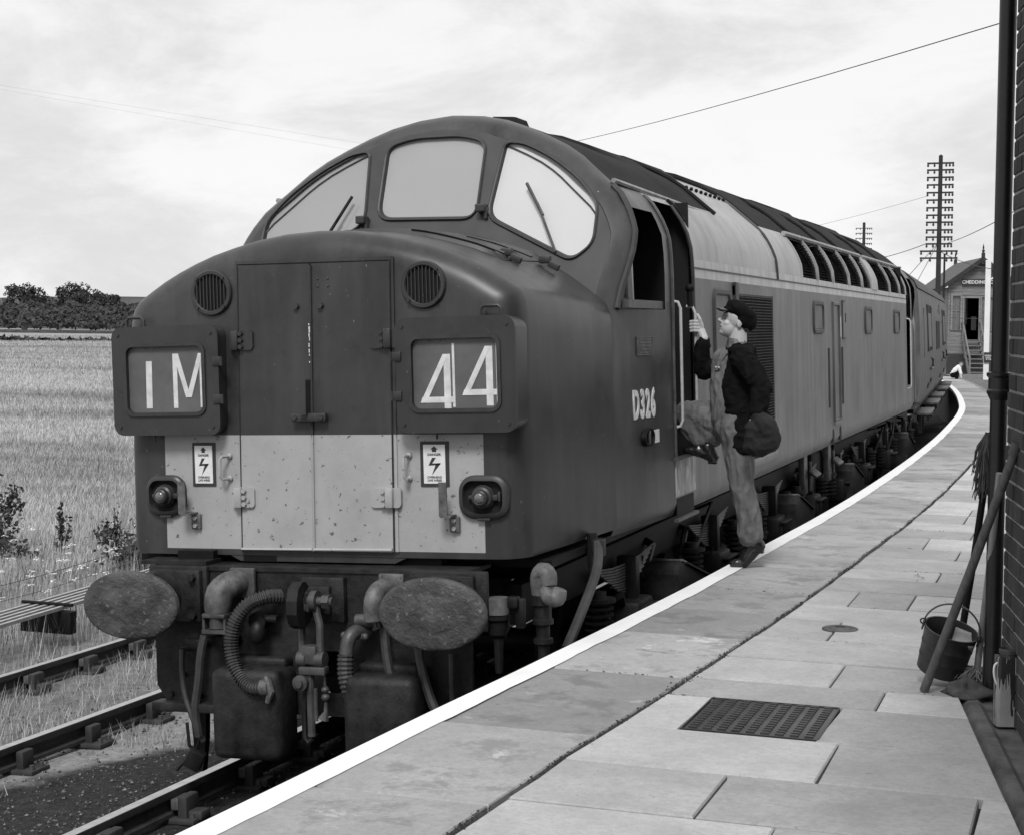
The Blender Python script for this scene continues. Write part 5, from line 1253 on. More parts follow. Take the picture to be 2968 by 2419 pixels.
def cbox(y0, y1, z0, z1, t, name, mat, par=CO):
    q = MB(); a, b = csx(z0), csx(z1)
    q.add([(a, y0, z0), (a, y1, z0), (b, y1, z1), (b, y0, z1), (a + t, y0, z0), (a + t, y1, z0), (b + t, y1, z1), (b + t, y0, z1)], [(3, 2, 1, 0), (4, 5, 6, 7), (0, 1, 5, 4), (1, 2, 6, 5), (2, 3, 7, 6), (3, 0, 4, 7)]); return q.build(name, mat, par, smooth=0)
for y0 in (3.7, 14.6):
    w = cbox(y0, y0 + 2.1, 1.98, 2.88, .012, 'coach_window', 'dark')
    cbox(y0 + .35, y0 + 1.9, 2.06, 2.72, .02, 'window_pane', 'pane', w)
    cbox(y0 + .02, y0 + .12, 1.98, 2.88, .03, 'window_bar', 'trim', w); cbox(y0 + 1.98, y0 + 2.1, 1.98, 2.88, .03, 'window_bar', 'trim', w)
for y0, y1, z0, z1, mt in ((9.2, 11.9, 1.95, 2.58, 'dark'), (2.0, 2.06, 1.9, 2.8, 'trim'), (6.6, 6.68, 1.3, 2.85, 'trim'), (11.0, 11.08, 1.1, 2.85, 'trim'), (13.6, 13.7, 1.1, 2.6, 'trim'), (12.1, 12.5, 2.75, 2.98, 'trim')): cbox(y0, y1, z0, z1, .012, 'side_panel' if mt == 'dark' else 'door_joint', mt)
for y0 in (5.2, 13.8, 17.0):
    q = MB(); x = csx(1.7) + .02; q.tube([(x, y0, 1.62), (x, y0 + 1.2, 1.62), (x, y0 + 1.2, 1.82), (x, y0 + .5, 1.82)], .025, 5); q.build('door_handle', 'trim', CO)
for y0, z0 in ((4.6, 1.25), (5.8, 1.3), (13.5, 1.2), (16.5, 1.25)): cbox(y0, y0 + 1.0, z0, z0 + .1, .03, 'door_hinge', 'trim')
for k, y0 in enumerate((1.2, 5.4, 9.0, 13.2, 16.6)):
    q = MB(); q.box((1.36, y0 + .8, .93), (.30, 2.0, .05), bev=.006); q.box((1.3, y0 + .2, .75), (.06, .1, .36)); q.box((1.3, y0 + 1.5, .75), (.06, .1, .36)); q.build('footboard', 'fit', CO)
for y0 in (2.6, CL - 2.6):
    q = MB(); q.box((1.0, y0, .62), (.12, 3.4, .22), bev=.02); q.box((-1.0, y0, .62), (.12, 3.4, .22), bev=.02)
    for dy in (-1.3, 1.3):
        q.box((1.08, y0 + dy, .5), (.2, .3, .28), bev=.03); q.cyl((-.75, y0 + dy, .457), (.75, y0 + dy, .457), .07, n=10)
        for s in (-1, 1): q.lathe((s * .7, y0 + dy, .457), (s, 0, 0), [(0, 0), (.485, -.01), (.485, .01), (.457, .02), (.457, .11), (0, .06)], 30)
    q.build('coach_bogie', 'grime', CO)
q = MB(); q.box((0, CL / 2, .8), (1.6, 7, .4), bev=.03); q.build('battery_boxes', 'black', CO)

# ================================================================== the station building at the right edge
WD = Vector((-.184, .983, 0)).normalized(); WC = Vector((3.555, -.70, 0)); WN = Vector((-WD.y, WD.x, 0))      # wall runs from the corner towards the camera
BR = empty('station_building', (WC.x, WC.y, 0)); tag(BR, 'dark brick station building whose corner stands behind the drainpipe', 'building')
ang = math.atan2(WD.y, WD.x) - math.pi / 2; BR.rotation_euler = (0, 0, ang)
# local frame: -y runs towards the camera, x into the building
q = MB(); q.box((1.99, -4.495, 2.6), (3.99, 8.99, 5.2)); q.build('wall_core', 'mortar', BR, smooth=0)
q = MB(); q.box((2.0, -4.5, 5.35), (4.8, 9.8, .25)); q.build('roof', 'slate', BR, smooth=0)
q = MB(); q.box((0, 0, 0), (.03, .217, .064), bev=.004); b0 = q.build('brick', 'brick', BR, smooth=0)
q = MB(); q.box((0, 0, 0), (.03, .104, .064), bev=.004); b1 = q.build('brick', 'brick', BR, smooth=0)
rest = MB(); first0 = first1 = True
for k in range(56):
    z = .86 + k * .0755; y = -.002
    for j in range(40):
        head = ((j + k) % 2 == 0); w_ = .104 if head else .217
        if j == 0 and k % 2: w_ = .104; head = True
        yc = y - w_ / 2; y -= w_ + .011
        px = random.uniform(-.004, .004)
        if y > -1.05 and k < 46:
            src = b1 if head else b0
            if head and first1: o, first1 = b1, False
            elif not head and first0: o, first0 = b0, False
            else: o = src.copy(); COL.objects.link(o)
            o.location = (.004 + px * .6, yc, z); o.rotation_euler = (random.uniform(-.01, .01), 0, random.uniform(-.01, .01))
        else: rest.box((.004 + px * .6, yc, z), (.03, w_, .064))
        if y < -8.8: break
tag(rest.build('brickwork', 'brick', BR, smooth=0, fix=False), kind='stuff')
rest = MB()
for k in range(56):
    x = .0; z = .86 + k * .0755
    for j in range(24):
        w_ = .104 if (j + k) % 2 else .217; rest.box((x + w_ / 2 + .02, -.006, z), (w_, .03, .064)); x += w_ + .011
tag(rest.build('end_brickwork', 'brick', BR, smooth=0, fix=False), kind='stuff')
# drainpipe
DP = empty('drainpipe', (3.5, -.56, ZP)); tag(DP, 'black cast iron drainpipe at the corner of the brick building', 'drainpipe')
q = MB(); q.tube([(0, 0, -.02), (.0, 0, 1.36), (.0, 0, 4.4)], .0365, 20); q.build('pipe', 'pipe', DP)
for z in (1.36, 3.3):
    q = MB(); q.lathe((0, 0, z - .05), (0, 0, 1), [(.0375, -.02), (.047, 0), (.052, .01), (.052, .02), (.046, .028), (.046, .075), (.054, .085), (.054, .098), (.038, .102)], 24); c_ = q.build('pipe_collar', 'pipe', DP)
    q = MB(); q.box((.06, -.01, z), (.10, .02, .05), bev=.004); q.build('collar_lug', 'pipe', c_)
q = MB(); q.box((.02, .03, .10), (.12, .09, .22), bev=.012); q.build('pipe_shoe', 'pipe', DP)
# brooms and mops leaning there
def pole(name, label, cat, a, b, r, mat, extra=None):
    o = empty(name, a); tag(o, label, cat, 'poles and mops leaning on the building'); d = Vector(b) - Vector(a)
    q = MB(); q.tube([(0, 0, 0), d * .5 + Vector((.004, .003, 0)), d], [r, r * .98, r * .92], 12); q.build('handle', mat, o); return o, d
o1, d1 = pole('broom_handle', 'thick worn wooden pole leaning across the bucket against the brick wall', 'pole', (3.217, -.634, .925), (3.605, -1.03, 2.06), .0205, 'wood')
q = MB(); q.cyl(d1 * .955, d1 * 1.0, .026, n=12); q.build('metal_ferrule', 'fit', o1)
def strands(o, n, start, length, spread, mat, down=True, name='mop_head'):
    q = MB()
    for _ in range(n):
        a = random.random() * 6.283; rr = spread * math.sqrt(random.random()); s = Vector(start) + Vector((rr * .45 * math.cos(a), rr * .45 * math.sin(a), random.uniform(-.01, .01)))
        e_ = s + Vector((rr * math.cos(a) * 1.3, rr * math.sin(a) * 1.3, -length * random.uniform(.5, 1))) if down else s + Vector((rr * math.cos(a) * 2, rr * math.sin(a) * 2, -start[2] + random.uniform(.005, .03)))
        m_ = (s + e_) / 2 + Vector((random.gauss(0, .01), random.gauss(0, .01), .015))
        q.tube([s, m_, e_], [.0032, .0032, .002], 4, cap=False)
    return q.build(name, mat, o)
o2, d2 = pole('mop', 'upturned dark mop with its shaggy head hanging against the drainpipe', 'mop', (3.315, -.16, .925), (3.452, -.25, 1.98), .0165, 'black')
strands(o2, 260, tuple(Vector(d2) + Vector((0, 0, .06))), .30, .045, 'mop')
o3, d3 = pole('mop', 'pale handled mop standing on its yarn head beside the drainpipe', 'mop', (3.425, -.45, .95), (3.515, -.66, 1.90), .0155, 'palewood')
q = MB(); q.cyl((0, 0, 0), d3 * .06, .022, n=10); q.build('mop_socket', 'fit', o3)
strands(o3, 240, (0, 0, .045), .1, .05, 'mop2', False)
FL = empty('floor_cloth', (3.40, -.62, ZP - .005)); tag(FL, 'dark crumpled floor cloth lying at the foot of the pale mop', 'cloth')
q = MB(); secs = []
for j in range(7):
    ph = j / 6; secs.append([((.11 * math.cos(t) * (1 - ph ** 2) + .0) * (1 + .25 * math.sin(3 * t + j)), .085 * math.sin(t) * (1 - ph ** 2) * (1 + .2 * math.cos(4 * t)), .06 * ph * (1 + .4 * math.sin(2 * t + 1))) for t in np.linspace(0, 6.283, 28)[:-1]])
q.loft(secs, True, True, True); q.build('cloth', 'mop', FL, smooth=180)
# mop bucket
BK = empty('mop_bucket', (3.265, -.44, ZP + .058), (R(17), R(15), 0)); tag(BK, 'tilted galvanised mop bucket with a perforated wringer and wire handle', 'bucket')
def ov(r, h): return [(r * math.cos(t) * 1.0, r * .82 * math.sin(t), h) for t in np.linspace(0, 2 * math.pi, 41)[:-1]]
q = MB(); q.loft([ov(.098, 0), ov(.104, .006), ov(.108, .07), ov(.1105, .073), ov(.109, .078), ov(.1125, .135), ov(.115, .138), ov(.113, .143), ov(.118, .21), ov(.1235, .214), ov(.1235, .222), ov(.117, .222), ov(.114, .20), ov(.096, .012), ov(.01, .012)], True, True, True); q.build('bucket_body', 'galv', BK, smooth=50)
q = MB(); secs = []
for j in range(6):
    y_ = .0 + .0
    secs.append([(.012 + .10 * j / 5 * 1.0, .085 * math.sin(t) * (1 - .3 * j / 5), .215 - .085 * math.cos(t) * (1 - .15 * j / 5) ** 2) for t in np.linspace(-1.35, 1.35, 12)])
q.loft(secs); wr_ = q.build('wringer', 'galvin', BK, smooth=60, solid=.002)
q = MB()
for a, b in ((.03, -.03), (.055, .0), (.03, .03), (.08, -.02), (.085, .02), (.06, .04)): q.cyl((a, b, .128 + abs(b) * .25 + a * .06), (a, b, .139 + abs(b) * .25 + a * .1), .0055, n=8)
tag(q.build('wringer_holes', 'dark', wr_), kind='stuff')
q = MB(); q.tube([(.126 * math.cos(t), -.01, .215 + .135 * math.sin(t)) for t in np.linspace(0.02, math.pi - .02, 22)], .0042, 6); q.build('wire_handle', 'fit', BK)
for s in (-1, 1):
    q = MB(); q.box((s * .123, -.008, .21), (.008, .045, .045), bev=.004); q.tube([(s * .127 + .013 * math.cos(t), -.01, .222 + .013 * math.sin(t)) for t in np.linspace(0, 6.28, 12)], .004, 5); q.build('handle_lug', 'galv', BK)
# paint tin
PT = empty('paint_tin', (3.592, -1.075, ZP - .015), (0, 0, .3)); tag(PT, 'tall pale tin streaked with dark drips against the foot of the brick wall', 'tin')
q = MB(); o_ = [(a, b) for a, b in rrect(0, 0, .108, .085, .014, 4)]
q.loft([[(a, b, z) for a, b in o_] for z in (0, .275)] + [[(a * .97, b * .97, .283) for a, b in o_]], True, True, True); q.build('tin_body', 'can', PT, smooth=40)
q = MB(); q.lathe((0, 0, .28), (0, 0, 1), [(.036, 0), (.036, .014), (.041, .016), (.041, .03), (.036, .034), (.03, .028), (0, .028)], 24); q.build('tin_lid', 'galv', PT)
q = MB(); q.tube([(-.048, -.02, .262), (-.066, -.03, .25), (-.068, -.03, .215), (-.058, -.025, .18), (-.048, -.02, .165)], .004, 6, sm=3); q.build('tin_handle', 'postwhite', PT)

# ================================================================== signal box
SB = empty('signal_box', (-.05, 55, .62), (0, 0, R(13))); tag(SB, 'pale weatherboarded signal box with a gabled slate roof and timber stairs', 'signal box')
HW, SL, ZF, ZE, ZR = 1.17, 6.0, 1.38, 3.30, 4.36
gable = [(-HW, 0), (HW, 0), (HW, ZE + .12), (0, ZR - .12), (-HW, ZE + .12)]
dw = [(-.60, 1.40), (-.06, 1.40), (-.06, 2.92), (-.60, 2.92)]
w1 = [(-1.02, 1.75), (-.72, 1.75), (-.72, 3.0), (-1.02, 3.0)]; w2 = [(.02, 1.74), (.50, 1.74), (.50, 2.96), (.02, 2.96)]
q = MB(); q.plate(gable, [dw, w1, w2], lambda a, b: (a, 0, b), lambda a, b: (a, .1, b)); q.build('front_wall', 'box_board', SB, smooth=0)
q = MB(); q.box((-HW + .05, SL / 2, ZE / 2), (.1, SL, ZE)); q.box((HW - .05, SL / 2, ZE / 2), (.1, SL, ZE)); q.box((0, SL, ZE / 2), (2 * HW, .1, ZE)); q.build('side_walls', 'box_board', SB, smooth=0)
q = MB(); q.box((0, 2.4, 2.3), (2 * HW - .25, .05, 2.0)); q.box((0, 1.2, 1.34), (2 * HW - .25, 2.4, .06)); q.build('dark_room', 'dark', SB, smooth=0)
q = MB()
for k in range(26):
    z = .95 + k * .125
    segs = [(-HW, HW)]
    for (l, r_, b, t) in ((-.68, .02, 1.36, 3.0), (-1.1, -.66, 1.65, 3.08), (-.02, .58, 1.65, 3.04)):
        if b < z < t: segs = [x for a, c in segs for x in ([(a, min(c, l)), (max(a, r_), c)] if not (c < l or a > r_) else [(a, c)]) if x[1] - x[0] > .02]
    if z > ZE + .1: wlim = HW * (ZR - .1 - z) / (ZR - ZE - .22); segs = [(-max(.05, wlim), max(.05, wlim))]
    if z > ZR - .3: continue
    for a, c in segs: q.box(((a + c) / 2, -.014, z), (c - a, .022, .116), rot=(.10, 0, 0))
tag(q.build('weatherboards', 'box_board', SB, smooth=0), kind='stuff')
q = MB(); q.box((0, -.02, .42), (2 * HW + .04, .08, .9)); q.build('brick_base', 'brick', SB, smooth=0)
for loop, nm in ((dw, 'door_frame'), (w1, 'window_frame'), (w2, 'window_frame')):
    q = MB(); q.plate(offset_loop(loop, .055), [offset_loop(loop, -.012)], lambda a, b: (a, -.045, b), lambda a, b: (a, .02, b)); f_ = q.build(nm, 'box_board', SB, smooth=0)
    if nm == 'window_frame':
        q = MB(); cx = (loop[0][0] + loop[1][0]) / 2; q.box((cx, .04, 2.37), (.025, .03, 1.25)); q.box((cx, .04, 2.45), (.46, .03, .025)); q.build('glazing_bars', 'box_board', f_, smooth=0)
        q = MB(); q.box((cx, .06, 2.37), (loop[1][0] - loop[0][0], .01, 1.25)); q.build('window_pane', 'lens', f_, smooth=0)
q = MB(); q.box((-.36, 2.3, 2.45), (.5, .02, .95)); bw_ = q.build('rear_window_sky', 'white', SB, smooth=0)  # white board: sky light through the far window painted as its colour
q = MB(); q.box((-.44, 2.27, 2.45), (.03, .03, .95)); q.box((-.24, 2.27, 2.45), (.03, .03, .95)); q.box((-.36, 2.27, 2.5), (.5, .03, .03)); q.build('rear_glazing_bars', 'box_dark', bw_, smooth=0)
q = MB(); q.box((-.56, -.0, 2.2), (.06, .05, 1.5)); q.box((-.2, .3, 2.0), (.18, .1, .5)); q.build('door_leaf', 'box_dark', SB, smooth=0)
# roof, barge boards, finials
for s in (-1, 1):
    q = MB(); q.add([(0, -.28, ZR + .03), (s * 1.5, -.28, ZE - .02), (s * 1.5, SL + .3, ZE - .02), (0, SL + .3, ZR + .03)], [(0, 1, 2, 3)]); q.build('roof_slope', 'slate', SB, smooth=0, solid=.06)
    q = MB(); q.add([(0, -.30, ZR - .12), (0, -.30, ZR + .05), (s * 1.52, -.30, ZE + .0), (s * 1.52, -.30, ZE - .16)], [(0, 1, 2, 3)]); q.build('barge_board', 'box_dark', SB, smooth=0, solid=.05)
for y in (-.28, SL + .2):
    q = MB(); q.box((0, y, ZR - .02), (.12, .09, .42)); q.lathe((0, y, ZR + .16), (0, 0, 1), [(.055, 0), (.03, .04), (.06, .1), (.02, .16), (.035, .2), (.008, .34), (0, .36)], 10); q.build('finial', 'box_dark', SB)
q = MB(); q.box((-.07, -.07, 3.49), (1.24, .04, .235)); nb = q.build('name_board', 'ink', SB, smooth=0)
text_mesh('board_lettering', 'CHEDDINGTON', .17, 'white', nb, MF(-.07, -.094, 3.49), .002, .003, 1.0)
# stairs and handrails
for k in range(9):
    q = MB(); z = .10 + k * .155; q.box((-.33, -1.75 + k * .19, z), (.60, .2, .035)); q.build('stair_tread', 'stairwood', SB, smooth=0)
for x in (-.65, -.02):
    q = MB(); q.add([(x, -1.95, 0), (x, -1.65, 0), (x, .0, 1.32), (x, .0, 1.52)], [(0, 1, 2, 3)]); q.build('stair_string', 'stairwood', SB, smooth=0, solid=.045)
    q = MB(); q.tube([(x, -1.9, .75), (x - .02, -.35, 2.02), (x - .02, -.06, 2.02)], .03, 6); q.box((x, -1.9, .4), (.06, .06, .8)); q.box((x, -.7, 1.25), (.05, .05, 1.0)); q.build('stair_handrail', 'stairwood', SB)
# white gas-lamp post with its warning sign
WP = empty('white_post', (.83, 44, .9)); tag(WP, 'tall white square post with a bracket standing in front of the signal box', 'post')
q = MB(); q.box((0, 0, 1.80), (.155, .14, 3.6), bev=.006); q.build('post', 'postwhite', WP, smooth=0)
q = MB(); q.box((.42, 0, 3.56), (.75, .04, .035)); q.add([(.07, -.02, 3.0), (.07, -.02, 3.05), (.45, -.02, 3.27), (.45, -.02, 3.22)], [(0, 1, 2, 3)]); q.tube([(.08, 0, 3.03), (.5, 0, 3.30)], .022, 5); q.tube([(.1, 0, 3.53), (.38, 0, 3.36), (.75, 0, 3.4)], .015, 5); q.build('bracket', 'postwhite', WP)
SG = empty('warning_sign', (.985, 43.9, 1.43)); tag(SG, 'small black sign with white lettering fixed to the white post', 'sign')
q = MB(); q.box((0, 0, .155), (.44, .03, .31)); q.build('sign_board', 'ink', SG, smooth=0)
text_mesh('sign_lettering', 'PASSENGERS MUST\nCROSS THE LINE\nBY THE BRIDGE', .056, 'white', SG, MF(0, -.018, .155), .002, .0012, .82)

# ---- telegraph poles and wires
def tele(x, y, z0, z1, r, arms, label):
    t = empty('telegraph_pole', (x, y, z0)); tag(t, label, 'telegraph pole', 'telegraph poles')
    q = MB(); q.tube([(0, 0, 0), (0, 0, z1 - z0)], [r * 1.25, r * .8], 12); q.lathe((0, 0, z1 - z0), (0, 0, 1), [(r, 0), (0, .06)], 12); q.build('pole', 'polewood', t)
    for z, hw in arms:
        q = MB(); q.box((0, -.02, z - z0), (2 * hw, .05, .055)); a_ = q.build('cross_arm', 'polewood', t, smooth=0)
        q = MB()
        for u in (-.93, -.45, .42, .68, .93): q.cyl((u * hw, -.02, z - z0 - .1), (u * hw, -.02, z - z0 + .03), .02, n=6); q.lathe((u * hw, -.02, z - z0 - .12), (0, 0, 1), [(.015, 0), (.034, .02), (.036, .06), (.02, .09), (.018, .11)], 8)
        tag(q.build('insulators', 'insul', a_), kind='stuff')
    return t
tele(-.975, 48, -.3, 8.02, .08, [(z, .425) for z in (7.79, 7.57, 7.33, 7.09, 6.84, 6.60, 6.35, 6.11, 5.88, 5.63, 5.40)] + [(5.18, .42), (4.945, .6), (4.72, .6)], 'tall dark telegraph pole with many short cross arms in front of the signal box roof')
tele(-12.73, 120, -.6, 10.2, .13, [(z, .62) for z in (9.8, 9.42, 9.04, 8.66, 8.28, 7.9, 7.5)], 'distant telegraph pole rising above the roof of the locomotive')
TP = empty('vent_pipe', (-.955, 50, 1)); tag(TP, 'thin dark stovepipe standing beside the tall telegraph pole', 'pipe'); q = MB(); q.cyl((0, 0, 0), (0, 0, 3.95), .035, n=10); q.build('pipe', 'polewood', TP)
def wire(a, b, sag, r, label, mt='wire'):
    a, b = Vector(a), Vector(b); q = MB(); q.tube([a.lerp(b, t) - Vector((0, 0, sag * 4 * t * (1 - t))) for t in np.linspace(0, 1, 14)], r, 5); tag(q.build('overhead_wire', mt), label, 'wire', 'overhead wires')
def ray(u, v_, y):
    d = _f + _r * ((u * 1.39343 - 1484) / 4838.67) - _u * ((v_ * 1.39343 - 1209.5) / 4838.67); k = (y + 8.124) / d.y; return Vector((3.887, -8.124, 2.531)) + d * k
wire(ray(1000, 330, 60), ray(2140, 31, 14), .25, .0085, 'long dark wire rising from the locomotive roof to the drainpipe top')
wire(ray(-60, 168, 75), ray(760, 300, 75), .0, .0052, 'faint upper wire of the pair crossing the sky above the field', 'wire2')
wire(ray(-60, 176, 75), ray(760, 318, 75), .0, .0045, 'faint lower wire of the pair crossing the sky above the field', 'wire2')
wire(ray(1780, 545, 60), ray(1925, 508, 48), .1, .013, 'wire running from the lower arms of the tall pole behind the locomotive')
wire(ray(1965, 508, 48), ray(2110, 440, 25), .06, .010, 'wire rising from the lower arms of the tall pole to the drainpipe')
wire(ray(1600, 490, 80), ray(1930, 408, 48), .1, .006, 'faint wire climbing to the middle of the tall pole')
wire(ray(1948, 510, 48), ray(1880, 585, 46), .0, .010, 'upper stay wire slanting from the tall pole to the coach roof')
wire(ray(1948, 512, 48), ray(1900, 600, 46), .0, .010, 'steeper lower stay wire slanting from the tall pole')
wire(ray(1958, 525, 48), ray(2095, 563, 40), .12, .011, 'sagging wire crossing the gable of the signal box')
wire(ray(1975, 660, 52), ray(2080, 663, 52), .03, .008, 'thin wire stretched across the front of the signal box')

# ================================================================== people
def blob(name, prims, vox, mat, parent, amp=0, freq=16, smooth_it=2, stretch=(1, 1, 1), keep=None):
    q = MB()
    for p in prims:
        if p[0] == 'c': q.tube(p[1], p[2], 14)
        elif p[0] == 'e': q.ell(p[1], p[2], 18, 12, p[3] if len(p) > 3 else None)
        elif p[0] == 'b': q.box(p[1], p[2], p[3] if len(p) > 3 else None)
        if p[0] == 'c':
            for pt, rr in ((p[1][0], p[2][0]), (p[1][-1], p[2][-1])): q.ell(pt, (rr, rr, rr), 14, 9)
            for pt, rr in zip(p[1][1:-1], p[2][1:-1]): q.ell(pt, (rr, rr, rr), 14, 9)
    o = q.build(name, mat, None, smooth=0)
    md = o.modifiers.new('r', 'REMESH'); md.mode = 'VOXEL'; md.voxel_size = vox; md.use_smooth_shade = True
    if smooth_it: sm = o.modifiers.new('s', 'SMOOTH'); sm.factor = .5; sm.iterations = smooth_it
    dg = bpy.context.evaluated_depsgraph_get(); dg.update()
    me = bpy.data.meshes.new_from_object(o.evaluated_get(dg)); o.modifiers.clear(); old = o.data; o.data = me; bpy.data.meshes.remove(old)
    if amp:
        ns = [v.normal.copy() for v in me.vertices]
        for v, n_ in zip(me.vertices, ns):
            c = v.co; f_ = 1 - abs(noise.noise((c.x * freq * stretch[0], c.y * freq * stretch[1], c.z * freq * stretch[2]))) * 2
            v.co = c + n_ * amp * (f_ - .35)
    me.polygons.foreach_set('use_smooth', [True] * len(me.polygons))
    me.materials.clear(); me.materials.append(m[mat]); o.name = name; o.parent = parent
    return o
def V3(*a): return Vector(a)
MAN = empty('person'); tag(MAN, 'man in a cap, dark jacket and denim overalls climbing into the locomotive cab', 'person')
F_ = V3(-.955, -.295, 0).normalized(); Lf = V3(0, 0, 1).cross(F_)
Hc = V3(1.632, 2.855, 2.545)
ptc = R(13); Fh = (F_ * math.cos(ptc) + V3(0, 0, 1) * math.sin(ptc)); Uh = Fh.cross(Lf) * -1; Uh = Lf.cross(Fh) * -1 if Uh.z < 0 else Uh
if Uh.z < 0: Uh = -Uh
MH = Matrix((Fh, Lf, Uh)).transposed()
def hp_(f, l, u): return Hc + MH @ V3(f, l, u)
head = [('e', hp_(-.014, 0, .03), (.098, .076, .098), MH), ('e', hp_(.030, 0, -.045), (.064, .058, .068), MH), ('e', hp_(.060, 0, -.084), (.030, .032, .024), MH),
        ('c', [hp_(.080, 0, .026), hp_(.096, 0, .004), hp_(.107, 0, -.012)], [.009, .0105, .0125]), ('e', hp_(.094, 0, -.018), (.014, .017, .008), MH), ('e', hp_(.074, 0, .036), (.018, .050, .010), MH),
        ('e', hp_(.050, .034, -.024), (.030, .022, .026), MH), ('e', hp_(.050, -.034, -.024), (.030, .022, .026), MH), ('e', hp_(.081, 0, -.042), (.015, .026, .007), MH), ('e', hp_(.079, 0, -.064), (.015, .024, .008), MH),
        ('e', hp_(-.022, .075, -.006), (.018, .008, .030), MH), ('e', hp_(-.022, -.075, -.006), (.018, .008, .030), MH),
        ('c', [hp_(-.03, 0, -.05), hp_(-.055, 0, -.19)], [.060, .068])]
Rr = V3(1.322, 3.0, 0)
hz = 2.515
hand = [('e', (Rr.x + .040, Rr.y - .006, hz - .008), (.026, .020, .046)), ('c', [V3(Rr.x + .045, Rr.y, hz - .035), V3(1.392, 2.985, 2.43), V3(1.385, 2.99, 2.37)], [.030, .030, .036])]
for k, (zz, sc_) in enumerate(((.030, .96), (.008, 1.0), (-.014, .95), (-.035, .82))):
    z = hz + zz
    hand.append(('c', [V3(Rr.x + .036, Rr.y - .020, z), V3(Rr.x + .008, Rr.y - .036, z + .002), V3(Rr.x - .024 * sc_, Rr.y - .026, z), V3(Rr.x - .028 * sc_, Rr.y + .006, z), V3(Rr.x - .008, Rr.y + .022, z)], [.0105, .0105, .0100, .0094, .0085]))
hand.append(('c', [V3(Rr.x + .046, Rr.y - .012, hz + .005), V3(Rr.x + .042, Rr.y - .026, hz + .045), V3(Rr.x + .026, Rr.y - .028, hz + .075)], [.016, .0125, .0105]))
lh = V3(1.835, 2.60, 1.93)
hand2 = [('e', lh, (.030, .022, .045)), ('c', [lh + V3(.0, 0, .03), V3(1.845, 2.64, 2.06)], [.028, .034])]
for k in range(4): hand2.append(('c', [lh + V3(-.026 + k * .017, -.012, -.030), lh + V3(-.026 + k * .018, -.024, -.058), lh + V3(-.024 + k * .018, -.006, -.075), lh + V3(-.022 + k * .018, .012, -.060)], [.010, .0095, .009, .008]))
hand2.append(('c', [lh + V3(-.024, 0, .0), lh + V3(-.042, -.014, -.03), lh + V3(-.036, -.022, -.055)], [.012, .011, .009]))
core = [('c', [hp_(-.055, 0, -.19), V3(1.655, 2.87, 2.2), V3(1.64, 2.87, 1.9)], [.066, .11, .10]), ('c', [V3(1.385, 2.99, 2.37), V3(1.385, 3.02, 2.20), V3(1.60, 3.0, 2.30)], [.036, .042, .05]), ('c', [V3(1.845, 2.67, 2.06), V3(1.83, 2.69, 2.12), V3(1.72, 2.71, 2.30)], [.034, .042, .05]),
        ('c', [V3(1.60, 2.95, 1.86), V3(1.30, 2.98, 1.905), V3(1.405, 2.97, 1.70)], [.07, .05, .04]), ('c', [V3(1.67, 2.80, 1.86), V3(1.715, 2.79, 1.46), V3(1.765, 2.79, 1.08)], [.07, .05, .04])]
blob('body', head + hand + hand2 + core, .0042, 'skin', MAN, 0, smooth_it=3)
# face details
q = MB(); q.ell(hp_(.0765, .033, .008), (.005, .008, .003), 10, 7, MH); q.ell(hp_(.0765, -.033, .008), (.005, .008, .003), 10, 7, MH); q.build('eyes', 'ink', MAN)
q = MB(); q.tube([hp_(.084, .014, .034), hp_(.079, .032, .038), hp_(.066, .048, .032)], [.0018, .0022, .0015], 5); q.tube([hp_(.083, -.014, .036), hp_(.079, -.032, .040), hp_(.066, -.048, .034)], [.0025, .003, .002], 5); q.build('eyebrows', 'hairm', MAN)
q = MB(); q.tube([hp_(.091, .0, -.055), hp_(.086, .020, -.053), hp_(.072, .036, -.046)], [.0045, .0050, .003], 6); q.build('mouth', 'ink', MAN)
q = MB(); q.ell(hp_(-.075, .0, -.015), (.034, .066, .045), 14, 9, MH); q.ell(hp_(-.045, .066, .02), (.03, .014, .03), 12, 8, MH); q.build('hair', 'hairm', MAN)
Ct = MH @ Euler((0, -R(24), 0)).to_matrix()
blob('cap', [('e', hp_(-.026, 0, .070), (.120, .100, .062), Ct), ('e', hp_(-.052, 0, .030), (.094, .092, .072), Ct), ('e', hp_(.0, 0, .062), (.10, .086, .030), MH @ Euler((0, -R(8), 0)).to_matrix())], .006, 'cloth_dark', MAN, .004, 14, 2)
q = MB(); secs = []
for j in range(5):
    t = j / 4; secs.append([hp_(.075 + .072 * t * math.cos(a) , .088 * math.sin(a) * (1 - .12 * t), .074 - .004 * t - .012 * abs(math.sin(a)) ** 2 - .010 * t * t) for a in np.linspace(-1.45, 1.45, 15)])
q.loft(secs); q.build('cap_peak', 'leather', MAN, smooth=60, solid=.005)
# overalls: bib, raised right leg, standing left leg
ov_ = [('c', [V3(1.575, 2.845, 2.28), V3(1.575, 2.85, 2.1), V3(1.60, 2.86, 1.92), V3(1.63, 2.87, 1.84)], [.095, .108, .122, .125]), ('e', (1.62, 2.87, 1.86), (.125, .155, .13)),
       ('c', [V3(1.585, 2.94, 1.875), V3(1.42, 2.96, 1.905), V3(1.285, 2.97, 1.918)], [.122, .112, .088]), ('c', [V3(1.285, 2.97, 1.915), V3(1.325, 2.965, 1.85), V3(1.385, 2.96, 1.77)], [.090, .102, .086]), ('c', [V3(1.40, 2.96, 1.86), V3(1.46, 2.95, 1.78)], [.10, .08]),
       ('c', [V3(1.655, 2.79, 1.87), V3(1.685, 2.785, 1.66), V3(1.708, 2.785, 1.46), V3(1.752, 2.79, 1.28), V3(1.768, 2.795, 1.14)], [.110, .098, .080, .079, .084])]
blob('overalls', ov_, .0052, 'denim', MAN, .009, 15, 1, (1.4, 1.4, .6))
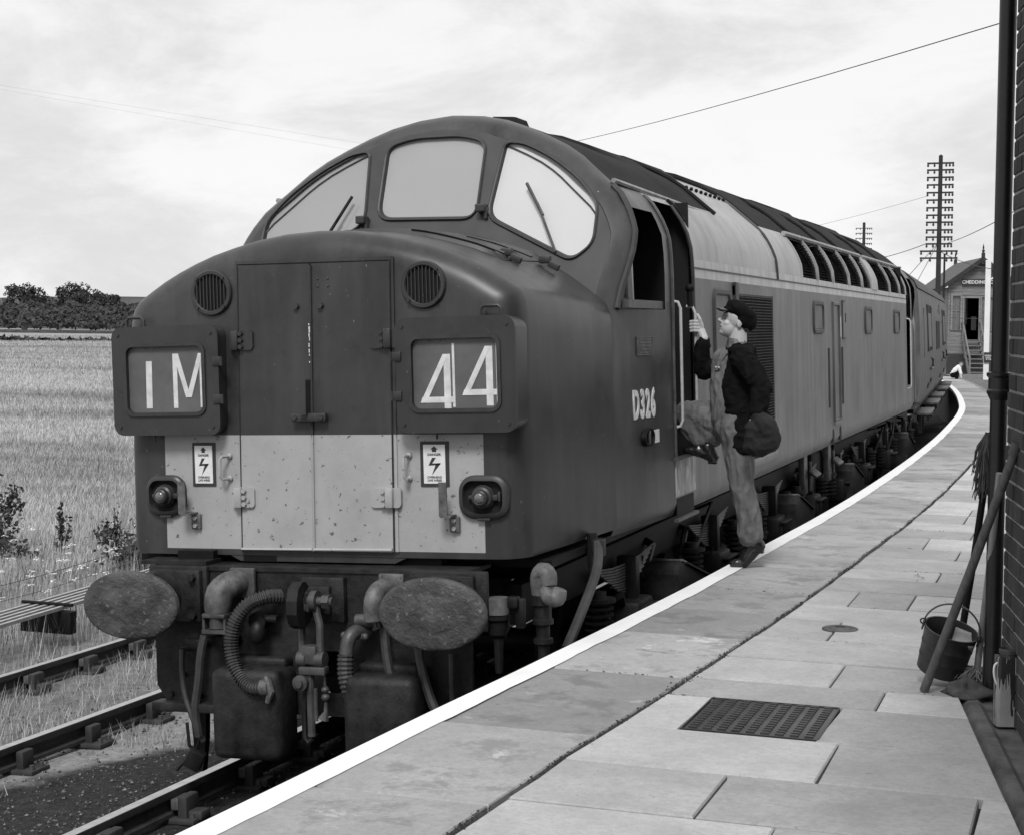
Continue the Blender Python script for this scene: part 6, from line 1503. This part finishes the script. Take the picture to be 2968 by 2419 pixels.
q = MB(); q.tube([hp_(-.02, .06, -.165), V3(1.585, 2.76, 2.33), V3(1.535, 2.76, 2.24)], [.016, .016, .014], 6); q.box((1.532, 2.752, 2.235), (.02, .012, .018)); q.build('overall_strap', 'denim', MAN)
q = MB(); q.ell((1.528, 2.745, 2.245), (.008, .006, .008)); q.ell((1.548, 2.742, 2.243), (.008, .006, .008)); q.build('strap_buckle', 'steel', MAN)
blob('shirt_collar', [('c', [hp_(-.042, 0, -.135), hp_(-.058, 0, -.185)], [.068, .085])], .007, 'palefit', MAN, .004, 20)
# jacket, open at the front
jk = [('c', [V3(1.665, 2.86, 2.31), V3(1.660, 2.85, 2.14), V3(1.705, 2.84, 1.97), V3(1.755, 2.83, 1.80)], [.115, .142, .150, .115]), ('c', [V3(1.60, 3.0, 2.315), V3(1.715, 2.71, 2.315)], [.072, .075]), ('e', (1.675, 2.855, 2.355), (.10, .145, .05)),
      ('e', (1.755, 2.84, 1.90), (.125, .155, .11)), ('c', [V3(1.72, 2.80, 1.88), V3(1.72, 2.76, 1.745)], [.125, .095]), ('c', [V3(1.715, 2.71, 2.30), V3(1.80, 2.675, 2.20), V3(1.852, 2.66, 2.115), V3(1.845, 2.635, 2.02), V3(1.838, 2.61, 1.965)], [.080, .076, .072, .062, .055]), ('c', [V3(1.60, 3.01, 2.31), V3(1.50, 3.03, 2.24), V3(1.385, 3.02, 2.215)], [.075, .070, .064]), ('c', [V3(1.385, 3.02, 2.215), V3(1.375, 3.0, 2.32), V3(1.386, 2.99, 2.40)], [.064, .056, .050])]
blob('jacket', jk, .0055, 'cloth_dark', MAN, .0085, 15, 1, (1, 1, 1.3))
# boots
def boot(heel, ball, toe, ankle, zs):
    return blob('boot', [('c', [ankle, heel + V3(0, 0, .035)], [.050, .042]), ('c', [heel + V3(0, 0, .03), ball + V3(0, 0, .032)], [.036, .040]), ('c', [ball + V3(0, 0, .030), toe + V3(.02, 0, .022)], [.040, .026]), ('c', [ankle - V3(0, 0, .02), ball + V3(0, 0, .045)], [.042, .034]), ('b', tuple(heel + V3(0.0, 0, .002)), (.06, .06, .03))], .0055, 'leather', MAN, .002, 30, 2)
boot(V3(1.825, 2.80, 1.035), V3(1.725, 2.785, .925), V3(1.640, 2.765, .922), V3(1.775, 2.795, 1.10), .92)
boot(V3(1.478, 2.93, 1.605), V3(1.38, 2.92, 1.645), V3(1.285, 2.905, 1.655), V3(1.44, 2.93, 1.70), 1.6)
# the bag at his side
BG = empty('bag', (1.88, 2.58, 1.66)); tag(BG, 'dark canvas bag hanging from the hand of the climbing man', 'bag')
def bl(*a): return V3(a[0] - 1.88, a[1] - 2.58, a[2] - 1.66)
blob('bag_body', [('c', [bl(1.845, 2.60, 1.93), bl(1.90, 2.58, 1.87), bl(1.935, 2.575, 1.80)], [.05, .075, .062]), ('c', [bl(1.925, 2.575, 1.775), bl(1.85, 2.575, 1.745), bl(1.80, 2.58, 1.74)], [.065, .072, .05]), ('c', [bl(1.81, 2.58, 1.86), bl(1.82, 2.58, 1.77)], [.05, .06]), ('e', bl(1.87, 2.58, 1.82), (.085, .062, .095))], .006, 'bagm', BG, .008, 14)
q = MB(); q.tube([bl(1.80, 2.56, 1.84), bl(1.81, 2.58, 1.89), bl(1.835, 2.59, 1.895), bl(1.88, 2.58, 1.92), bl(1.93, 2.56, 1.87)], .009, 6, sm=4); q.build('bag_handle', 'bagm', BG)
# stooping person in a white shirt by the signal box
SP = empty('person', (0, 44, .92)); tag(SP, 'person in a white shirt and cap crouching at the foot of the signal box stairs', 'person')
blob('body', [('e', (.105, -.03, .445), (.055, .05, .06)), ('c', [V3(.09, 0, .40), V3(.03, 0, .33)], [.035, .04]), ('c', [V3(.04, -.08, .3), V3(.1, -.14, .15), V3(.13, -.16, .04)], [.035, .03, .03]), ('c', [V3(-.03, 0, .26), V3(-.10, 0, .12)], [.07, .09]), ('c', [V3(-.12, .05, .1), V3(.0, .05, .22), V3(-.02, .05, .02)], [.06, .05, .04])], .012, 'skin', SP)
blob('shirt', [('c', [V3(.035, 0, .35), V3(-.05, 0, .26), V3(-.12, .0, .14)], [.085, .10, .10]), ('c', [V3(.05, -.08, .33), V3(.11, -.13, .17)], [.055, .045]), ('c', [V3(.04, .08, .33), V3(.09, .12, .2)], [.05, .04])], .012, 'shirt', SP, .006, 12)
blob('trousers', [('c', [V3(-.13, -.05, .12), V3(.02, -.07, .20), V3(-.02, -.08, .02)], [.085, .06, .05]), ('c', [V3(-.13, .05, .12), V3(.02, .08, .20), V3(-.02, .08, .02)], [.085, .06, .05])], .012, 'cloth_dark', SP)
blob('cap', [('e', (.105, -.03, .490), (.065, .058, .03)), ('e', (.155, -.04, .475), (.04, .04, .01))], .01, 'palefit', SP)
